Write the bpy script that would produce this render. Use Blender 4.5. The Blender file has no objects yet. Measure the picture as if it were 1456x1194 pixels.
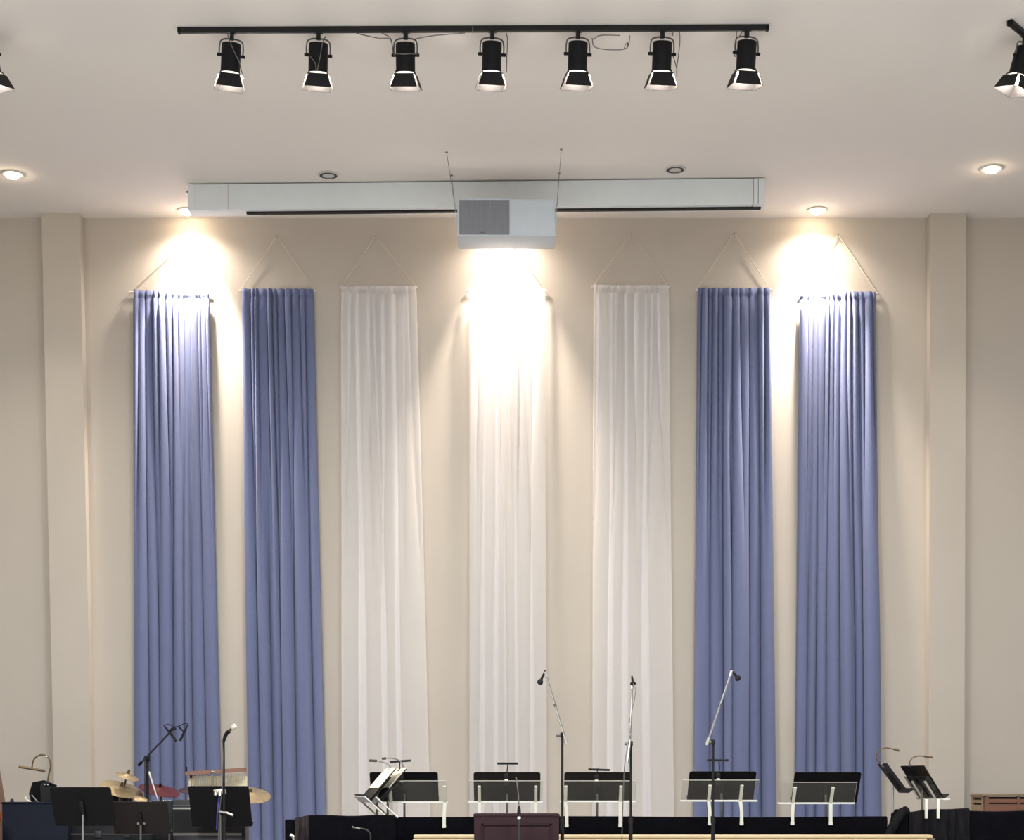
import bpy, bmesh, math, random
from mathutils import Vector, Matrix

C = bpy.context.scene.collection
PI = math.pi
V = Vector

# ------------------------------------------------------------------ camera
F, CX, HZ = 2400.0, 728.0, 1120.0            # focal length in px of the 1456x1194 frame, centre column, horizon row
PITCH = math.radians(1.2)                    # camera looks slightly down, lens shifted up
CYP = HZ + F * math.tan(PITCH)
CAM = V((0, 0, 1.25))
cd = bpy.data.cameras.new('camera')
cam = bpy.data.objects.new('camera', cd); C.objects.link(cam)
cam.location = CAM
cam.rotation_euler = (PI / 2 - PITCH, 0, 0)
cd.sensor_fit = 'HORIZONTAL'; cd.sensor_width = 36.0
cd.lens = 36.0 * F / 1456.0
cd.shift_x = 0.0
cd.shift_y = (CYP - 597.0) / 1456.0
cd.clip_end = 200
bpy.context.scene.camera = cam

# ------------------------------------------------------------------ world, exposure
w = bpy.data.worlds.new('world'); bpy.context.scene.world = w
w.use_nodes = True
bg = w.node_tree.nodes['Background']
bg.inputs[0].default_value = (0.9, 0.96, 1.0, 1)
bg.inputs[1].default_value = 0.26
vs = bpy.context.scene.view_settings
vs.view_transform = 'Standard'; vs.look = 'None'; vs.gamma = 1.0
vs.exposure = -0.06
vs.use_curve_mapping = False

def area(name, loc, rot, sx, sy, e, col):
    l = bpy.data.lights.new(name, 'AREA'); l.shape = 'RECTANGLE'; l.size = sx; l.size_y = sy
    l.energy = e; l.color = col
    o = bpy.data.objects.new(name, l); C.objects.link(o); o.location = loc; o.rotation_euler = rot
    return o
# added unseen fill lamps: their light bounces off the hall floor onto the ceiling
area('hall_fill_light', (-3.5, 4.8, 6.5), (math.radians(0), 0, 0), 2.5, 2.5, 1080, (.89, .955, 1))
area('hall_fill_light', (3.5, 4.8, 6.5), (math.radians(0), 0, 0), 2.5, 2.5, 1080, (.89, .955, 1))

SPOT_W, SPOT_COL = 11.0, (1.0, 0.95, 0.88)
WASH_W, WASH_COL = 1400.0, (1.0, 0.87, 0.75)

# ------------------------------------------------------------------ helpers
RIGHT = V((1, 0, 0)); FWD = V((0, math.cos(PITCH), -math.sin(PITCH))); UP = V((0, math.sin(PITCH), math.cos(PITCH)))
def P(px, py, Y):
    "point seen at photo pixel (px,py) standing at distance Y"
    d = RIGHT * ((px - CX) / F) + UP * ((CYP - py) / F) + FWD
    return CAM + d * (Y / d.y)
def PZ(px, py, z):
    d = RIGHT * ((px - CX) / F) + UP * ((CYP - py) / F) + FWD
    return CAM + d * ((z - CAM.z) / d.z)

def lin(c):
    return tuple(((x / 255.0) / 12.92 if x / 255.0 <= .04045 else ((x / 255.0 + .055) / 1.055) ** 2.4) for x in c)

def mat(name, rgb, rough=.6, metal=0.0, var=0.0, vscale=8.0, bump=0.0, bscale=60.0, spec=.5, stretch=None, sheen=0.0, coat=0.0):
    m = bpy.data.materials.new(name); m.use_nodes = True
    nt = m.node_tree; b = nt.nodes['Principled BSDF']
    c = lin(rgb)
    b.inputs['Base Color'].default_value = (*c, 1)
    b.inputs['Roughness'].default_value = rough
    b.inputs['Metallic'].default_value = metal
    b.inputs['Specular IOR Level'].default_value = spec
    if sheen: b.inputs['Sheen Weight'].default_value = sheen
    if coat: b.inputs['Coat Weight'].default_value = coat
    tc = nt.nodes.new('ShaderNodeTexCoord')
    src = tc.outputs['Object']
    if stretch:
        mp = nt.nodes.new('ShaderNodeMapping'); mp.inputs['Scale'].default_value = stretch
        nt.links.new(src, mp.inputs['Vector']); src = mp.outputs['Vector']
    if var:
        n = nt.nodes.new('ShaderNodeTexNoise'); n.inputs['Scale'].default_value = vscale; n.inputs['Detail'].default_value = 4
        nt.links.new(src, n.inputs['Vector'])
        r = nt.nodes.new('ShaderNodeValToRGB')
        r.color_ramp.elements[0].position = .3; r.color_ramp.elements[1].position = .7
        r.color_ramp.elements[0].color = (*[x * (1 - var) for x in c], 1)
        r.color_ramp.elements[1].color = (*[min(1, x * (1 + var)) for x in c], 1)
        nt.links.new(n.outputs['Fac'], r.inputs['Fac']); nt.links.new(r.outputs['Color'], b.inputs['Base Color'])
    if bump:
        n2 = nt.nodes.new('ShaderNodeTexNoise'); n2.inputs['Scale'].default_value = bscale; n2.inputs['Detail'].default_value = 3
        nt.links.new(src, n2.inputs['Vector'])
        bp = nt.nodes.new('ShaderNodeBump'); bp.inputs['Strength'].default_value = bump; bp.inputs['Distance'].default_value = .01
        nt.links.new(n2.outputs['Fac'], bp.inputs['Height']); nt.links.new(bp.outputs['Normal'], b.inputs['Normal'])
    return m

def emis(name, rgb, strength):
    m = bpy.data.materials.new(name); m.use_nodes = True
    nt = m.node_tree; nt.nodes.clear()
    e = nt.nodes.new('ShaderNodeEmission'); e.inputs[0].default_value = (*rgb, 1); e.inputs[1].default_value = strength
    o = nt.nodes.new('ShaderNodeOutputMaterial'); nt.links.new(e.outputs[0], o.inputs[0])
    return m

def sheer(name, rgb, alpha, var=.04):
    "thin cloth: part of the light passes straight through, the rest is scattered"
    m = bpy.data.materials.new(name); m.use_nodes = True
    nt = m.node_tree; nt.nodes.clear()
    c = (*lin(rgb), 1)
    d = nt.nodes.new('ShaderNodeBsdfDiffuse'); d.inputs[0].default_value = c
    t = nt.nodes.new('ShaderNodeBsdfTranslucent'); t.inputs[0].default_value = c
    tr = nt.nodes.new('ShaderNodeBsdfTransparent')
    tc = nt.nodes.new('ShaderNodeTexCoord'); n = nt.nodes.new('ShaderNodeTexNoise'); n.inputs['Scale'].default_value = 300
    nt.links.new(tc.outputs['Object'], n.inputs['Vector'])
    mr = nt.nodes.new('ShaderNodeMapRange'); mr.inputs[3].default_value = alpha - var; mr.inputs[4].default_value = alpha + var
    nt.links.new(n.outputs['Fac'], mr.inputs[0])
    a = nt.nodes.new('ShaderNodeMixShader'); a.inputs[0].default_value = .3
    b = nt.nodes.new('ShaderNodeMixShader')
    o = nt.nodes.new('ShaderNodeOutputMaterial')
    nt.links.new(d.outputs[0], a.inputs[1]); nt.links.new(t.outputs[0], a.inputs[2])
    nt.links.new(mr.outputs[0], b.inputs[0]); nt.links.new(tr.outputs[0], b.inputs[1]); nt.links.new(a.outputs[0], b.inputs[2])
    nt.links.new(b.outputs[0], o.inputs[0])
    return m

def acrylic(name):
    m = bpy.data.materials.new(name); m.use_nodes = True
    nt = m.node_tree; nt.nodes.clear()
    tr = nt.nodes.new('ShaderNodeBsdfTransparent'); tr.inputs[0].default_value = (.96, .97, .96, 1)
    g = nt.nodes.new('ShaderNodeBsdfGlossy'); g.inputs['Roughness'].default_value = .02
    d = nt.nodes.new('ShaderNodeBsdfDiffuse'); d.inputs[0].default_value = (.8, .78, .74, 1)
    fr = nt.nodes.new('ShaderNodeFresnel'); fr.inputs[0].default_value = 1.3
    a = nt.nodes.new('ShaderNodeMixShader'); a.inputs[0].default_value = .05
    b = nt.nodes.new('ShaderNodeMixShader'); o = nt.nodes.new('ShaderNodeOutputMaterial')
    nt.links.new(tr.outputs[0], a.inputs[1]); nt.links.new(d.outputs[0], a.inputs[2])
    nt.links.new(fr.outputs[0], b.inputs[0]); nt.links.new(a.outputs[0], b.inputs[1]); nt.links.new(g.outputs[0], b.inputs[2])
    nt.links.new(b.outputs[0], o.inputs[0])
    return m

class MB:
    def __init__(s): s.v = []; s.f = []
    def add(s, vs, fs):
        n = len(s.v); s.v += [tuple(x) for x in vs]; s.f += [tuple(i + n for i in f) for f in fs]; return s
    def hexa(s, p):      # 8 corners: bottom ring 0-3, top ring 4-7
        return s.add(p, [(3, 2, 1, 0), (4, 5, 6, 7), (0, 1, 5, 4), (1, 2, 6, 5), (2, 3, 7, 6), (3, 0, 4, 7)])
    def box(s, lo, hi, M=None, bev=0.0):
        bm = bmesh.new(); bmesh.ops.create_cube(bm, size=1)
        lo = V(lo); hi = V(hi); c = (lo + hi) / 2; d = hi - lo
        for v in bm.verts: v.co = V((v.co.x * d.x, v.co.y * d.y, v.co.z * d.z)) + c
        if bev: bmesh.ops.bevel(bm, geom=bm.edges[:], offset=bev, segments=2, profile=.5, affect='EDGES')
        bm.verts.index_update()
        vs = [(M @ v.co if M else v.co.copy()) for v in bm.verts]
        fs = [tuple(v.index for v in f.verts) for f in bm.faces]
        bm.free()
        return s.add(vs, fs)
    def tube(s, pts, r, n=8, caps=True):
        pts = [V(p) for p in pts]; k = len(pts)
        rs = r if isinstance(r, (list, tuple)) else [r] * k
        rings = []; up = None
        for i in range(k):
            t = (pts[min(i + 1, k - 1)] - pts[max(i - 1, 0)])
            t = t.normalized() if t.length > 1e-9 else V((0, 0, 1))
            if up is None: up = V((0, 0, 1)) if abs(t.z) < .9 else V((1, 0, 0))
            a = t.cross(up)
            if a.length < 1e-6: a = t.cross(V((0, 1, 0)))
            a.normalize(); b = a.cross(t).normalized(); up = b
            rings.append([pts[i] + (a * math.cos(2 * PI * j / n) + b * math.sin(2 * PI * j / n)) * rs[i] for j in range(n)])
        vs = [p for rg in rings for p in rg]; fs = []
        for i in range(k - 1):
            for j in range(n):
                fs.append((i * n + j, (i + 1) * n + j, (i + 1) * n + (j + 1) % n, i * n + (j + 1) % n))
        if caps: fs += [tuple(range(n)), tuple((k - 1) * n + j for j in reversed(range(n)))]
        return s.add(vs, fs)
    def lathe(s, prof, n=24, M=None):     # profile of (radius, z), about z
        vs = []; fs = []; k = len(prof)
        for r, z in prof:
            for j in range(n):
                p = V((r * math.cos(2 * PI * j / n), r * math.sin(2 * PI * j / n), z)); vs.append(M @ p if M else p)
        for i in range(k - 1):
            for j in range(n):
                fs.append((i * n + j, i * n + (j + 1) % n, (i + 1) * n + (j + 1) % n, (i + 1) * n + j))
        if prof[0][0] > 1e-5: fs.append(tuple(reversed(range(n))))
        if prof[-1][0] > 1e-5: fs.append(tuple((k - 1) * n + j for j in range(n)))
        return s.add(vs, fs)
    def prism(s, poly, off):              # polygon of 3D points thickened by vector off
        n = len(poly); poly = [V(p) for p in poly]; off = V(off)
        return s.add(poly + [p + off for p in poly],
                     [tuple(reversed(range(n))), tuple(range(n, 2 * n))] + [(i, (i + 1) % n, n + (i + 1) % n, n + i) for i in range(n)])
    def mesh(s, name, m, origin=V((0, 0, 0)), M=None, smooth=30):
        me = bpy.data.meshes.new(name)
        o = V(origin)
        vs = [((M @ V(p)) if M else V(p)) - o for p in s.v]
        me.from_pydata([tuple(p) for p in vs], [], s.f)
        bm = bmesh.new(); bm.from_mesh(me); bmesh.ops.remove_doubles(bm, verts=bm.verts, dist=1e-6)
        bmesh.ops.recalc_face_normals(bm, faces=bm.faces); bm.to_mesh(me); bm.free()
        if smooth:
            me.polygons.foreach_set('use_smooth', [True] * len(me.polygons))
            me.set_sharp_from_angle(angle=math.radians(smooth))
        me.materials.append(m)
        return me

def tag(o, label, cat, group=None):
    o['label'] = label; o['category'] = cat
    if group: o['group'] = group
    return o
def struct(name, mb, m, smooth=30):
    o = bpy.data.objects.new(name, mb.mesh(name, m, smooth=smooth)); C.objects.link(o); o['kind'] = 'structure'; return o
def thing(name, label, cat, loc=(0, 0, 0), group=None, rotz=0):
    o = bpy.data.objects.new(name, None); C.objects.link(o); o.location = loc; o.rotation_euler = (0, 0, rotz)
    o.empty_display_size = .1
    return tag(o, label, cat, group)
def part(root, name, mb, m, world=True, label=None, smooth=30, sub=None):
    "mesh part of root; geometry given in world space (or root space when world=False)"
    org = V(root.location) if world else V((0, 0, 0))
    o = bpy.data.objects.new(name, mb.mesh(name, m, origin=org, smooth=smooth)); C.objects.link(o)
    o.parent = sub or root
    if label: o['label'] = label
    return o
def copy_tree(o, parent=None):
    c = o.copy(); C.objects.link(c); c.parent = parent
    for ch in list(o.children): copy_tree(ch, c)
    return c
def arc(pts, n=14):
    "smooth curve through the points (Catmull-Rom)"
    pts = [V(p) for p in pts]; out = []
    q = [pts[0] * 2 - pts[1]] + pts + [pts[-1] * 2 - pts[-2]]
    for i in range(1, len(q) - 2):
        for k in range(n):
            t = k / n; a, b, c, d = q[i - 1], q[i], q[i + 1], q[i + 2]
            out.append(.5 * ((2 * b) + (c - a) * t + (2 * a - 5 * b + 4 * c - d) * t * t + (3 * b - a - 3 * c + d) * t ** 3))
    out.append(pts[-1]); return out

# ------------------------------------------------------------------ materials
M_wall = mat('cream wall paint', (196, 187, 176), .85, var=.015, vscale=1.3, bump=.08, bscale=140, spec=.2)
M_ceil = mat('white ceiling paint', (236, 230, 225), .9, var=.015, vscale=.9, bump=.06, bscale=180, spec=.2)
M_floor = mat('grey-tan stage carpet', (150, 144, 138), .95, var=.1, vscale=30, bump=.4, bscale=300)
M_black = mat('black painted metal', (16, 15, 18), .55, spec=.25, var=.1, vscale=20)
M_blackmatte = mat('black matte metal', (30, 28, 30), .65, spec=.25, var=.1, vscale=20)
M_railblack = mat('black lamp rail', (16, 14, 17), .45)
M_chrome = mat('chrome', (225, 222, 216), .22, metal=1.0)
M_brightmetal = mat('brushed bright metal', (214, 208, 198), .35, metal=.8)
M_silver = mat('silver mesh', (236, 230, 218), .45, metal=.15, bump=.4, bscale=500)
M_greymetal = mat('grey metal', (120, 116, 112), .4, metal=.7)
M_brass = mat('bronze cymbal', (190, 171, 136), .4, metal=.75, var=.15, vscale=25, stretch=(1, 1, 1))
M_redcym = mat('dark red cymbal', (92, 25, 36), .4, metal=.3, var=.2, vscale=12)
M_purple = mat('dark plum cymbal', (62, 40, 52), .45, metal=.3, var=.15, vscale=12)
M_white = mat('white painted metal', (206, 214, 222), .45, var=.02)
M_offwhite = mat('off white enamel', (234, 239, 241), .5, var=.02)
M_grille = mat('grey speaker cloth grille', (136, 137, 144), .8, var=.06, vscale=40, bump=.6, bscale=120, stretch=(1, 1, .08))
M_rodgrey = mat('galvanised rod', (150, 150, 150), .5, metal=.3)
M_dark = mat('dark slot', (26, 20, 18), .8)
M_cord = mat('white cotton cord', (222, 212, 196), .9, bump=.3, bscale=400)
M_rod = mat('white curtain rod', (226, 220, 210), .5)
M_blue = mat('slate blue drapery cloth', (110, 118, 152), .8, var=.05, vscale=90, bump=.15, bscale=350, spec=.15, sheen=.15)
M_sheer = sheer('sheer white voile', (252, 251, 254), .46)
M_acryl = acrylic('clear acrylic sheet')
M_acedge = mat('bright acrylic edge', (246, 243, 235), .3)
M_edge2 = mat('greyish acrylic edge', (176, 172, 164), .3)
M_arm = mat('ivory acrylic arm', (232, 228, 212), .35)
M_cloth = mat('black felt cloth', (13, 12, 16), .95, var=.2, vscale=10, bump=.4, bscale=80, spec=.05)
M_clothfray = mat('worn charcoal cloth', (27, 25, 27), .95, var=.35, vscale=30, bump=.6, bscale=90, spec=.1, stretch=(1, 1, .25))
M_wood = mat('pale maple wood', (214, 190, 150), .5, var=.08, vscale=5, stretch=(.3, 3, 6))
M_lectern = mat('dark cherry wood', (48, 30, 34), .7, spec=.15, var=.12, vscale=6, stretch=(.4, 3, 6))
M_brown = mat('reddish brown wood', (128, 86, 68), .5, var=.15, vscale=6, stretch=(.4, 3, 6))
M_brown2 = mat('grey brown wood', (138, 118, 92), .55, var=.1, vscale=6, stretch=(.4, 3, 6))
M_chimebar = mat('pinkish hardwood bar', (140, 100, 82), .5, var=.12, vscale=8, stretch=(1, 4, 8))
M_cream = mat('cream board', (226, 214, 180), .6, var=.04)
M_chime = mat('aluminium chime', (200, 192, 176), .3, metal=.7)
M_paper = mat('sheet music paper', (240, 230, 212), .8, var=.02)
M_navy = mat('dark navy case', (22, 26, 38), .7, spec=.2, var=.12, vscale=6)
M_grey = mat('dark grey plastic', (42, 40, 44), .55, var=.08)
M_brownblack = mat('brown black desk enamel', (40, 35, 34), .6, spec=.25, var=.08)
M_bronze = mat('aged bronze lamp', (104, 84, 56), .45, metal=.5)
M_sunburst = mat('orange sunburst lacquer', (170, 78, 22), .25, var=.25, vscale=6, coat=.5)
M_bass = mat('brown varnished spruce', (120, 86, 66), .4, var=.12, vscale=8, stretch=(4, 1, .5))
M_lens = emis('lamp glass glow', (1.0, .90, .74), 420.0)
M_collar = emis('lamp collar glow', (1.0, .92, .78), 2.2)
M_bulb = emis('downlight bulb glow', (1.0, .80, .56), 80.0)
M_bulboff = mat('unlit reflector bulb', (206, 200, 192), .25, metal=.2)
M_ring = mat('white downlight trim', (206, 200, 194), .5)
M_baffle = mat('shaded downlight baffle', (40, 34, 30), .6)

# ------------------------------------------------------------------ the setting
WY = 16.0                                             # back wall
CZ = P(728, 310, WY).z                                # ceiling height
s = MB(); s.box((-8.2, WY, -.6), (8.2, WY + .2, CZ + .2)); struct('wall_back', s, M_wall)
s = MB(); s.box((-8.4, 9.5, -.6), (-8.2, WY + .2, CZ + .2)); struct('wall_left', s, M_wall)
s = MB(); s.box((8.2, 9.5, -.6), (8.4, WY + .2, CZ + .2)); struct('wall_right', s, M_wall)
s = MB(); s.box((-8.2, 9.6, -.6), (8.2, WY, 0)); struct('floor', s, M_floor)
s = MB(); s.box((-8.2, -3, -.7), (8.2, 9.6, -.6)); struct('floor', s, mat('pale hall floor tile', (222, 218, 212), .6, var=.03, vscale=3))
# ceiling with round cut-outs is one slab; downlight cans sit just under it
s = MB(); s.box((-8.2, 3.0, CZ), (8.2, WY, CZ + .15)); struct('ceiling', s, M_ceil)

def pilaster(name, xl_t, xr_t, xl_b, xr_b):
    s = MB(); Yf = 15.87
    a = P(xl_t, 306, Yf); b = P(xr_t, 306, Yf); c = P(xl_b, 1120, Yf); d = P(xr_b, 1120, Yf)
    def ext(t, bt, z): k = (z - bt.z) / (t.z - bt.z); return bt.x + (t.x - bt.x) * k
    z0, z1 = 0.0, CZ - .001
    s.hexa([(ext(a, c, z0), Yf, z0), (ext(b, d, z0), Yf, z0), (ext(b, d, z0), WY + .01, z0), (ext(a, c, z0), WY + .01, z0),
            (ext(a, c, z1), Yf, z1), (ext(b, d, z1), Yf, z1), (ext(b, d, z1), WY + .01, z1), (ext(a, c, z1), WY + .01, z1)])
    return struct(name, s, M_wall)
pilaster('trim_1', 59, 113, 77, 130.5)
pilaster('trim_2', 1323, 1374, 1320.5, 1371)

# ------------------------------------------------------------------ downlights in the ceiling
def downlight(px, py, lit, label, wash=False, r=.09):
    p = PZ(px, py, CZ)
    t = thing('recessed_downlight', label, 'light', (p.x, p.y, CZ), 'recessed ceiling downlights')
    s = MB(); s.lathe([(r * .78, -.001), (r * .80, -.012), (r, -.010), (r * 1.03, -.0005)], 32); part(t, 'trim_ring', s, M_ring, False)
    s = MB(); s.lathe([(r * .84, -.0125), (r * .72, -.006), (r * .60, -.003)], 32); part(t, 'baffle', s, M_baffle if not lit else M_ring, False)  # shade inside unlit fixtures is put into the baffle colour; lit ones stay pale
    s = MB()
    if lit: s.lathe([(r * .66, -.003), (r * .64, -.018), (r * .5, -.032), (r * .25, -.041), (0.0, -.044)], 24)
    else: s.lathe([(r * .64, -.004), (r * .58, -.014), (r * .35, -.020), (0.0, -.022)], 24)
    part(t, 'bulb', s, M_bulb if lit else M_bulboff, False)
    if lit:
        l = bpy.data.lights.new('downlight_lamp', 'SPOT'); l.energy = WASH_W if wash else 120
        l.color = WASH_COL; l.spot_size = math.radians(62 if wash else 90); l.spot_blend = 1.0; l.shadow_soft_size = .05
        lo = bpy.data.objects.new('downlight_lamp', l); C.objects.link(lo); lo.parent = t; lo.location = (0, 0, -.07)
        if wash:
            lo.rotation_euler = (math.radians(9), 0, 0)
            l2 = bpy.data.lights.new('downlight_spill', 'SPOT'); l2.energy = 95; l2.color = WASH_COL; l2.spot_size = math.radians(150); l2.spot_blend = 1.0; l2.shadow_soft_size = .06
            lo2 = bpy.data.objects.new('downlight_spill', l2); C.objects.link(lo2); lo2.parent = t; lo2.location = (0, 0, -.075)
    return t
downlight(18, 247, True, 'lit recessed downlight in ceiling out beyond the pilaster behind the navy case')
downlight(1410, 239, True, 'lit recessed downlight in ceiling above the brown slotted wooden cabinet')
downlight(467, 248, False, 'unlit recessed downlight between screen housing and lamp rail, on the drum kit side')
downlight(960, 240, False, 'unlit recessed downlight between screen housing and lamp rail, on the boom microphone side')
downlight(266, 299, True, 'lit recessed downlight close to wall above the blue curtain behind the drums', True)
downlight(718, 299, True, 'lit recessed downlight behind the hanging projector box above the middle white curtain', True)
downlight(1162, 298, True, 'lit recessed downlight close to wall above the blue curtain with the last music desk', True)

# ------------------------------------------------------------------ lamp rails and spotlights
RZ = CZ - .002
def rail(name, label, a, b, wd=.036, h=.036):
    a = V((a.x, a.y, RZ - h / 2)); b = V((b.x, b.y, RZ - h / 2)); d = (b - a); L = d.length
    M = Matrix.Translation(a) @ Matrix.Rotation(math.atan2(d.y, d.x), 4, 'Z')
    t = thing(name, label, 'light rail', a)
    s = MB(); s.box((0, -wd / 2, -h / 2), (L, wd / 2, h / 2), M, .003); part(t, 'channel', s, M_railblack)
    for x0 in (-.006, L - .014):
        s = MB(); s.box((x0, -wd / 2 - .003, -h / 2 - .003), (x0 + .02, wd / 2 + .003, h / 2 - .001), M, .003); part(t, 'end_cap', s, M_black)
    return t, M, L
RY = PZ(672, 40, RZ - .018)
ra, rb = PZ(254, 43.5, RZ - .018), PZ(1092, 39.5, RZ - .018)
tr, trM, trL = rail('lamp_rail', 'long black lamp rail on ceiling carrying seven spotlights', ra, rb)
s = MB(); s.box((trL * .5 - .004, -.0185, -.0195), (trL * .5 + .004, .0185, .017), trM); part(tr, 'joint', s, M_greymetal, label='pale joint between two rail lengths')

AIM = 10.0
def spot_body(t, aim=AIM):
    "local space, origin on the underside of the rail, lamp hangs down -z; yoke in the x-z plane; the can swings on its two knobs"
    s = MB(); s.box((-.03, -.017, -.004), (.03, .017, 0)); s.box((-.015, -.014, -.05), (.015, .014, 0), None, .003); part(t, 'stem', s, M_railblack, False)
    s = MB(); yk = arc([(-.082, 0, -.158), (-.083, 0, -.10), (-.068, 0, -.055), (0, 0, -.042), (.068, 0, -.055), (.083, 0, -.10), (.082, 0, -.158)], 6)
    s.tube(yk, .0055, 6); part(t, 'yoke', s, M_greymetal, False)
    for sx in (-1, 1):
        s = MB(); s.tube([(sx * .066, 0, -.158), (sx * .098, 0, -.158)], .011, 10); part(t, 'knob', s, M_black, False)
    K = Matrix.Translation((0, 0, -.158)) @ Matrix.Rotation(math.radians(aim), 4, 'X') @ Matrix.Translation((0, 0, .158))
    s = MB(); s.lathe([(.02, -.076), (.062, -.078), (.068, -.084), (.068, -.262), (.0655, -.272), (.060, -.272), (.060, -.085), (.02, -.083)], 28, K); part(t, 'can', s, M_black, False)
    s = MB(); s.lathe([(.056, -.262), (.063, -.272), (.066, -.29), (.064, -.297)], 24, K); part(t, 'lamp_collar', s, M_collar, False)
    s = MB(); s.lathe([(.064, -.297), (.060, -.305), (.045, -.318), (.02, -.325), (0, -.327)], 24, K); part(t, 'lamp', s, M_lens, False)
    s = MB()
    for k in range(4):
        M = K @ Matrix.Rotation(k * PI / 2, 4, 'Z'); s.box((-.075, .067, -.293), (.075, .075, -.288), M)
    part(t, 'gel_frame', s, M_black, False)
    for k in range(4):
        M = K @ Matrix.Rotation(k * PI / 2, 4, 'Z')
        a = .064; b = .094; z0 = -.286; z1 = -.378; y0 = -.076; y1 = -.106
        s = MB(); s.prism([M @ V(p) for p in ((-a, y0, z0), (a, y0, z0), (b, y1, z1), (-b, y1, z1))], M.to_3x3() @ V((0, -.003, -.001)))
        part(t, 'barn_door', s, M_blackmatte, False)
    for q in ((-.07, -.06), (.07, -.06), (-.07, .06), (.07, .06)):
        s = MB(); s.tube([K @ V((q[0] * .88, q[1] * .6, -.262)), K @ V((q[0] * .98, q[1], -.29))], .004, 6); part(t, 'bracket', s, M_black, False)
    l = bpy.data.lights.new('spot_lamp', 'SPOT'); l.energy = SPOT_W; l.color = SPOT_COL
    l.spot_size = math.radians(64); l.spot_blend = 1.0; l.shadow_soft_size = .05
    lo = bpy.data.objects.new('spot_lamp', l); C.objects.link(lo); lo.parent = t
    lo.location = K @ V((0, 0, -.34)); lo.rotation_euler = (math.radians(aim), 0, 0)

def cable(t, pts, r=.0035, m=None):
    s = MB(); s.tube(arc(pts, 8), r, 6); return part(t, 'safety_cable', s, m or M_greymetal, False)
spots = [(330, 'with a grey safety cable running diagonally across its can'),
         (453, 'with a grey safety cable hanging in a V over its can'),
         (577, 'with a grey safety cable wrapped around its can'),
         (700, 'with a thin wire hanging straight down beside it, nearest the rail joint'),
         (822, 'with a loose wire loop reaching out sideways under the rail'),
         (942, 'with a long slack wire dangling to below its barn doors'),
         (1062, 'with a short wire loop at its knob, last on the rail')]
cab = {
 0: [[(-.03, -.05, -.03), (-.015, -.074, -.08), (.03, -.074, -.17), (.062, -.06, -.22), (.082, -.05, -.285), (.10, -.06, -.33)]],
 1: [[(.05, -.03, -.035), (.03, -.074, -.09), (.012, -.074, -.2), (-.01, -.09, -.30), (-.02, -.075, -.24), (-.055, -.055, -.19)]],
 2: [[(-.082, -.01, -.158), (-.05, -.07, -.172), (0, -.085, -.18), (.05, -.07, -.172), (.084, -.01, -.155)],
     [(-.35, 0, -.008), (-.2, .0, -.04), (-.11, 0, -.05), (-.085, -.01, -.15)], [(.05, 0, -.05), (.2, 0, -.025), (.42, 0, -.008)], [(-.17, 0, -.008), (-.12, 0, -.03), (-.1, 0, -.06), (-.09, 0, -.12)]],
 3: [[(.098, 0, -.004), (.108, 0, -.05), (.106, 0, -.18), (.104, -.01, -.28)]],
 4: [[(.1, 0, -.04), (.12, 0, -.10), (.22, 0, -.115), (.33, 0, -.105), (.36, 0, -.075), (.368, 0, -.01)], [(.11, 0, -.05), (.16, 0, -.02), (.3, 0, -.012)], [(.33, 0, -.105), (.338, 0, -.075), (.355, 0, -.06), (.352, 0, -.09)]],
 5: [[(.12, 0, -.002), (.125, 0, -.06), (.118, 0, -.15), (.105, -.01, -.25), (.106, -.01, -.31)], [(.075, 0, -.16), (.09, 0, -.2), (.106, 0, -.25)], [(.075, 0, -.0), (.073, 0, -.03)]],
 6: [[(-.075, 0, -.0), (-.077, 0, -.1), (-.088, 0, -.16), (-.08, 0, -.185), (-.07, 0, -.15), (-.08, 0, -.13)], [(-.03, 0, -.0), (-.05, 0, -.04), (-.075, 0, -.06)]],
}
random.seed(4)
for i, (px, d) in enumerate(spots):
    k = (PZ(px, 43.5 - (px - 254) / 838 * 4, RZ - .018) - ra).length
    p = trM @ V((k, 0, -.018))
    t = thing('track_spotlight', 'black track spotlight ' + d, 'spotlight', p, 'spotlights on the long lamp rail')
    spot_body(t)
    t.rotation_euler = (math.radians(1.5 + (i % 3)), math.radians([3, 1, 1.5, 1, .5, .5, .5][i]), math.radians([9, 7, -4, 5, 6, 4, 8][i]))
    for c in cab[i]: cable(t, c)

a = PZ(1436, 32, RZ - .018); b = PZ(1478, 66, RZ - .018)
r2, r2M, r2L = rail('lamp_rail', 'second black lamp rail set at an angle on the ceiling', a, a + (b - a) * 3)
p = r2M @ V(((b - a).length * .52, 0, -.018))
t = thing('track_spotlight', 'black track spotlight turned at an angle on the second lamp rail', 'spotlight', p)
spot_body(t); t.rotation_euler = (math.radians(4), math.radians(7), math.radians(38))
a = PZ(-30, 52, RZ - .018); b = PZ(-70, 30, RZ - .018)
rail('lamp_rail', 'third black lamp rail on the ceiling mostly out of view beside the drum side', a, b + (b - a) * 3)
p = PZ(-15, 49, RZ - .036); a0 = a + (b - a) * .0
t = thing('track_spotlight', 'black track spotlight cut off by the frame, only a barn door corner showing', 'spotlight', V((p.x, p.y, RZ - .036)) + V((-.02, 0, 0)))
spot_body(t); t.rotation_euler = (math.radians(2), math.radians(-4), math.radians(-18))

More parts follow.
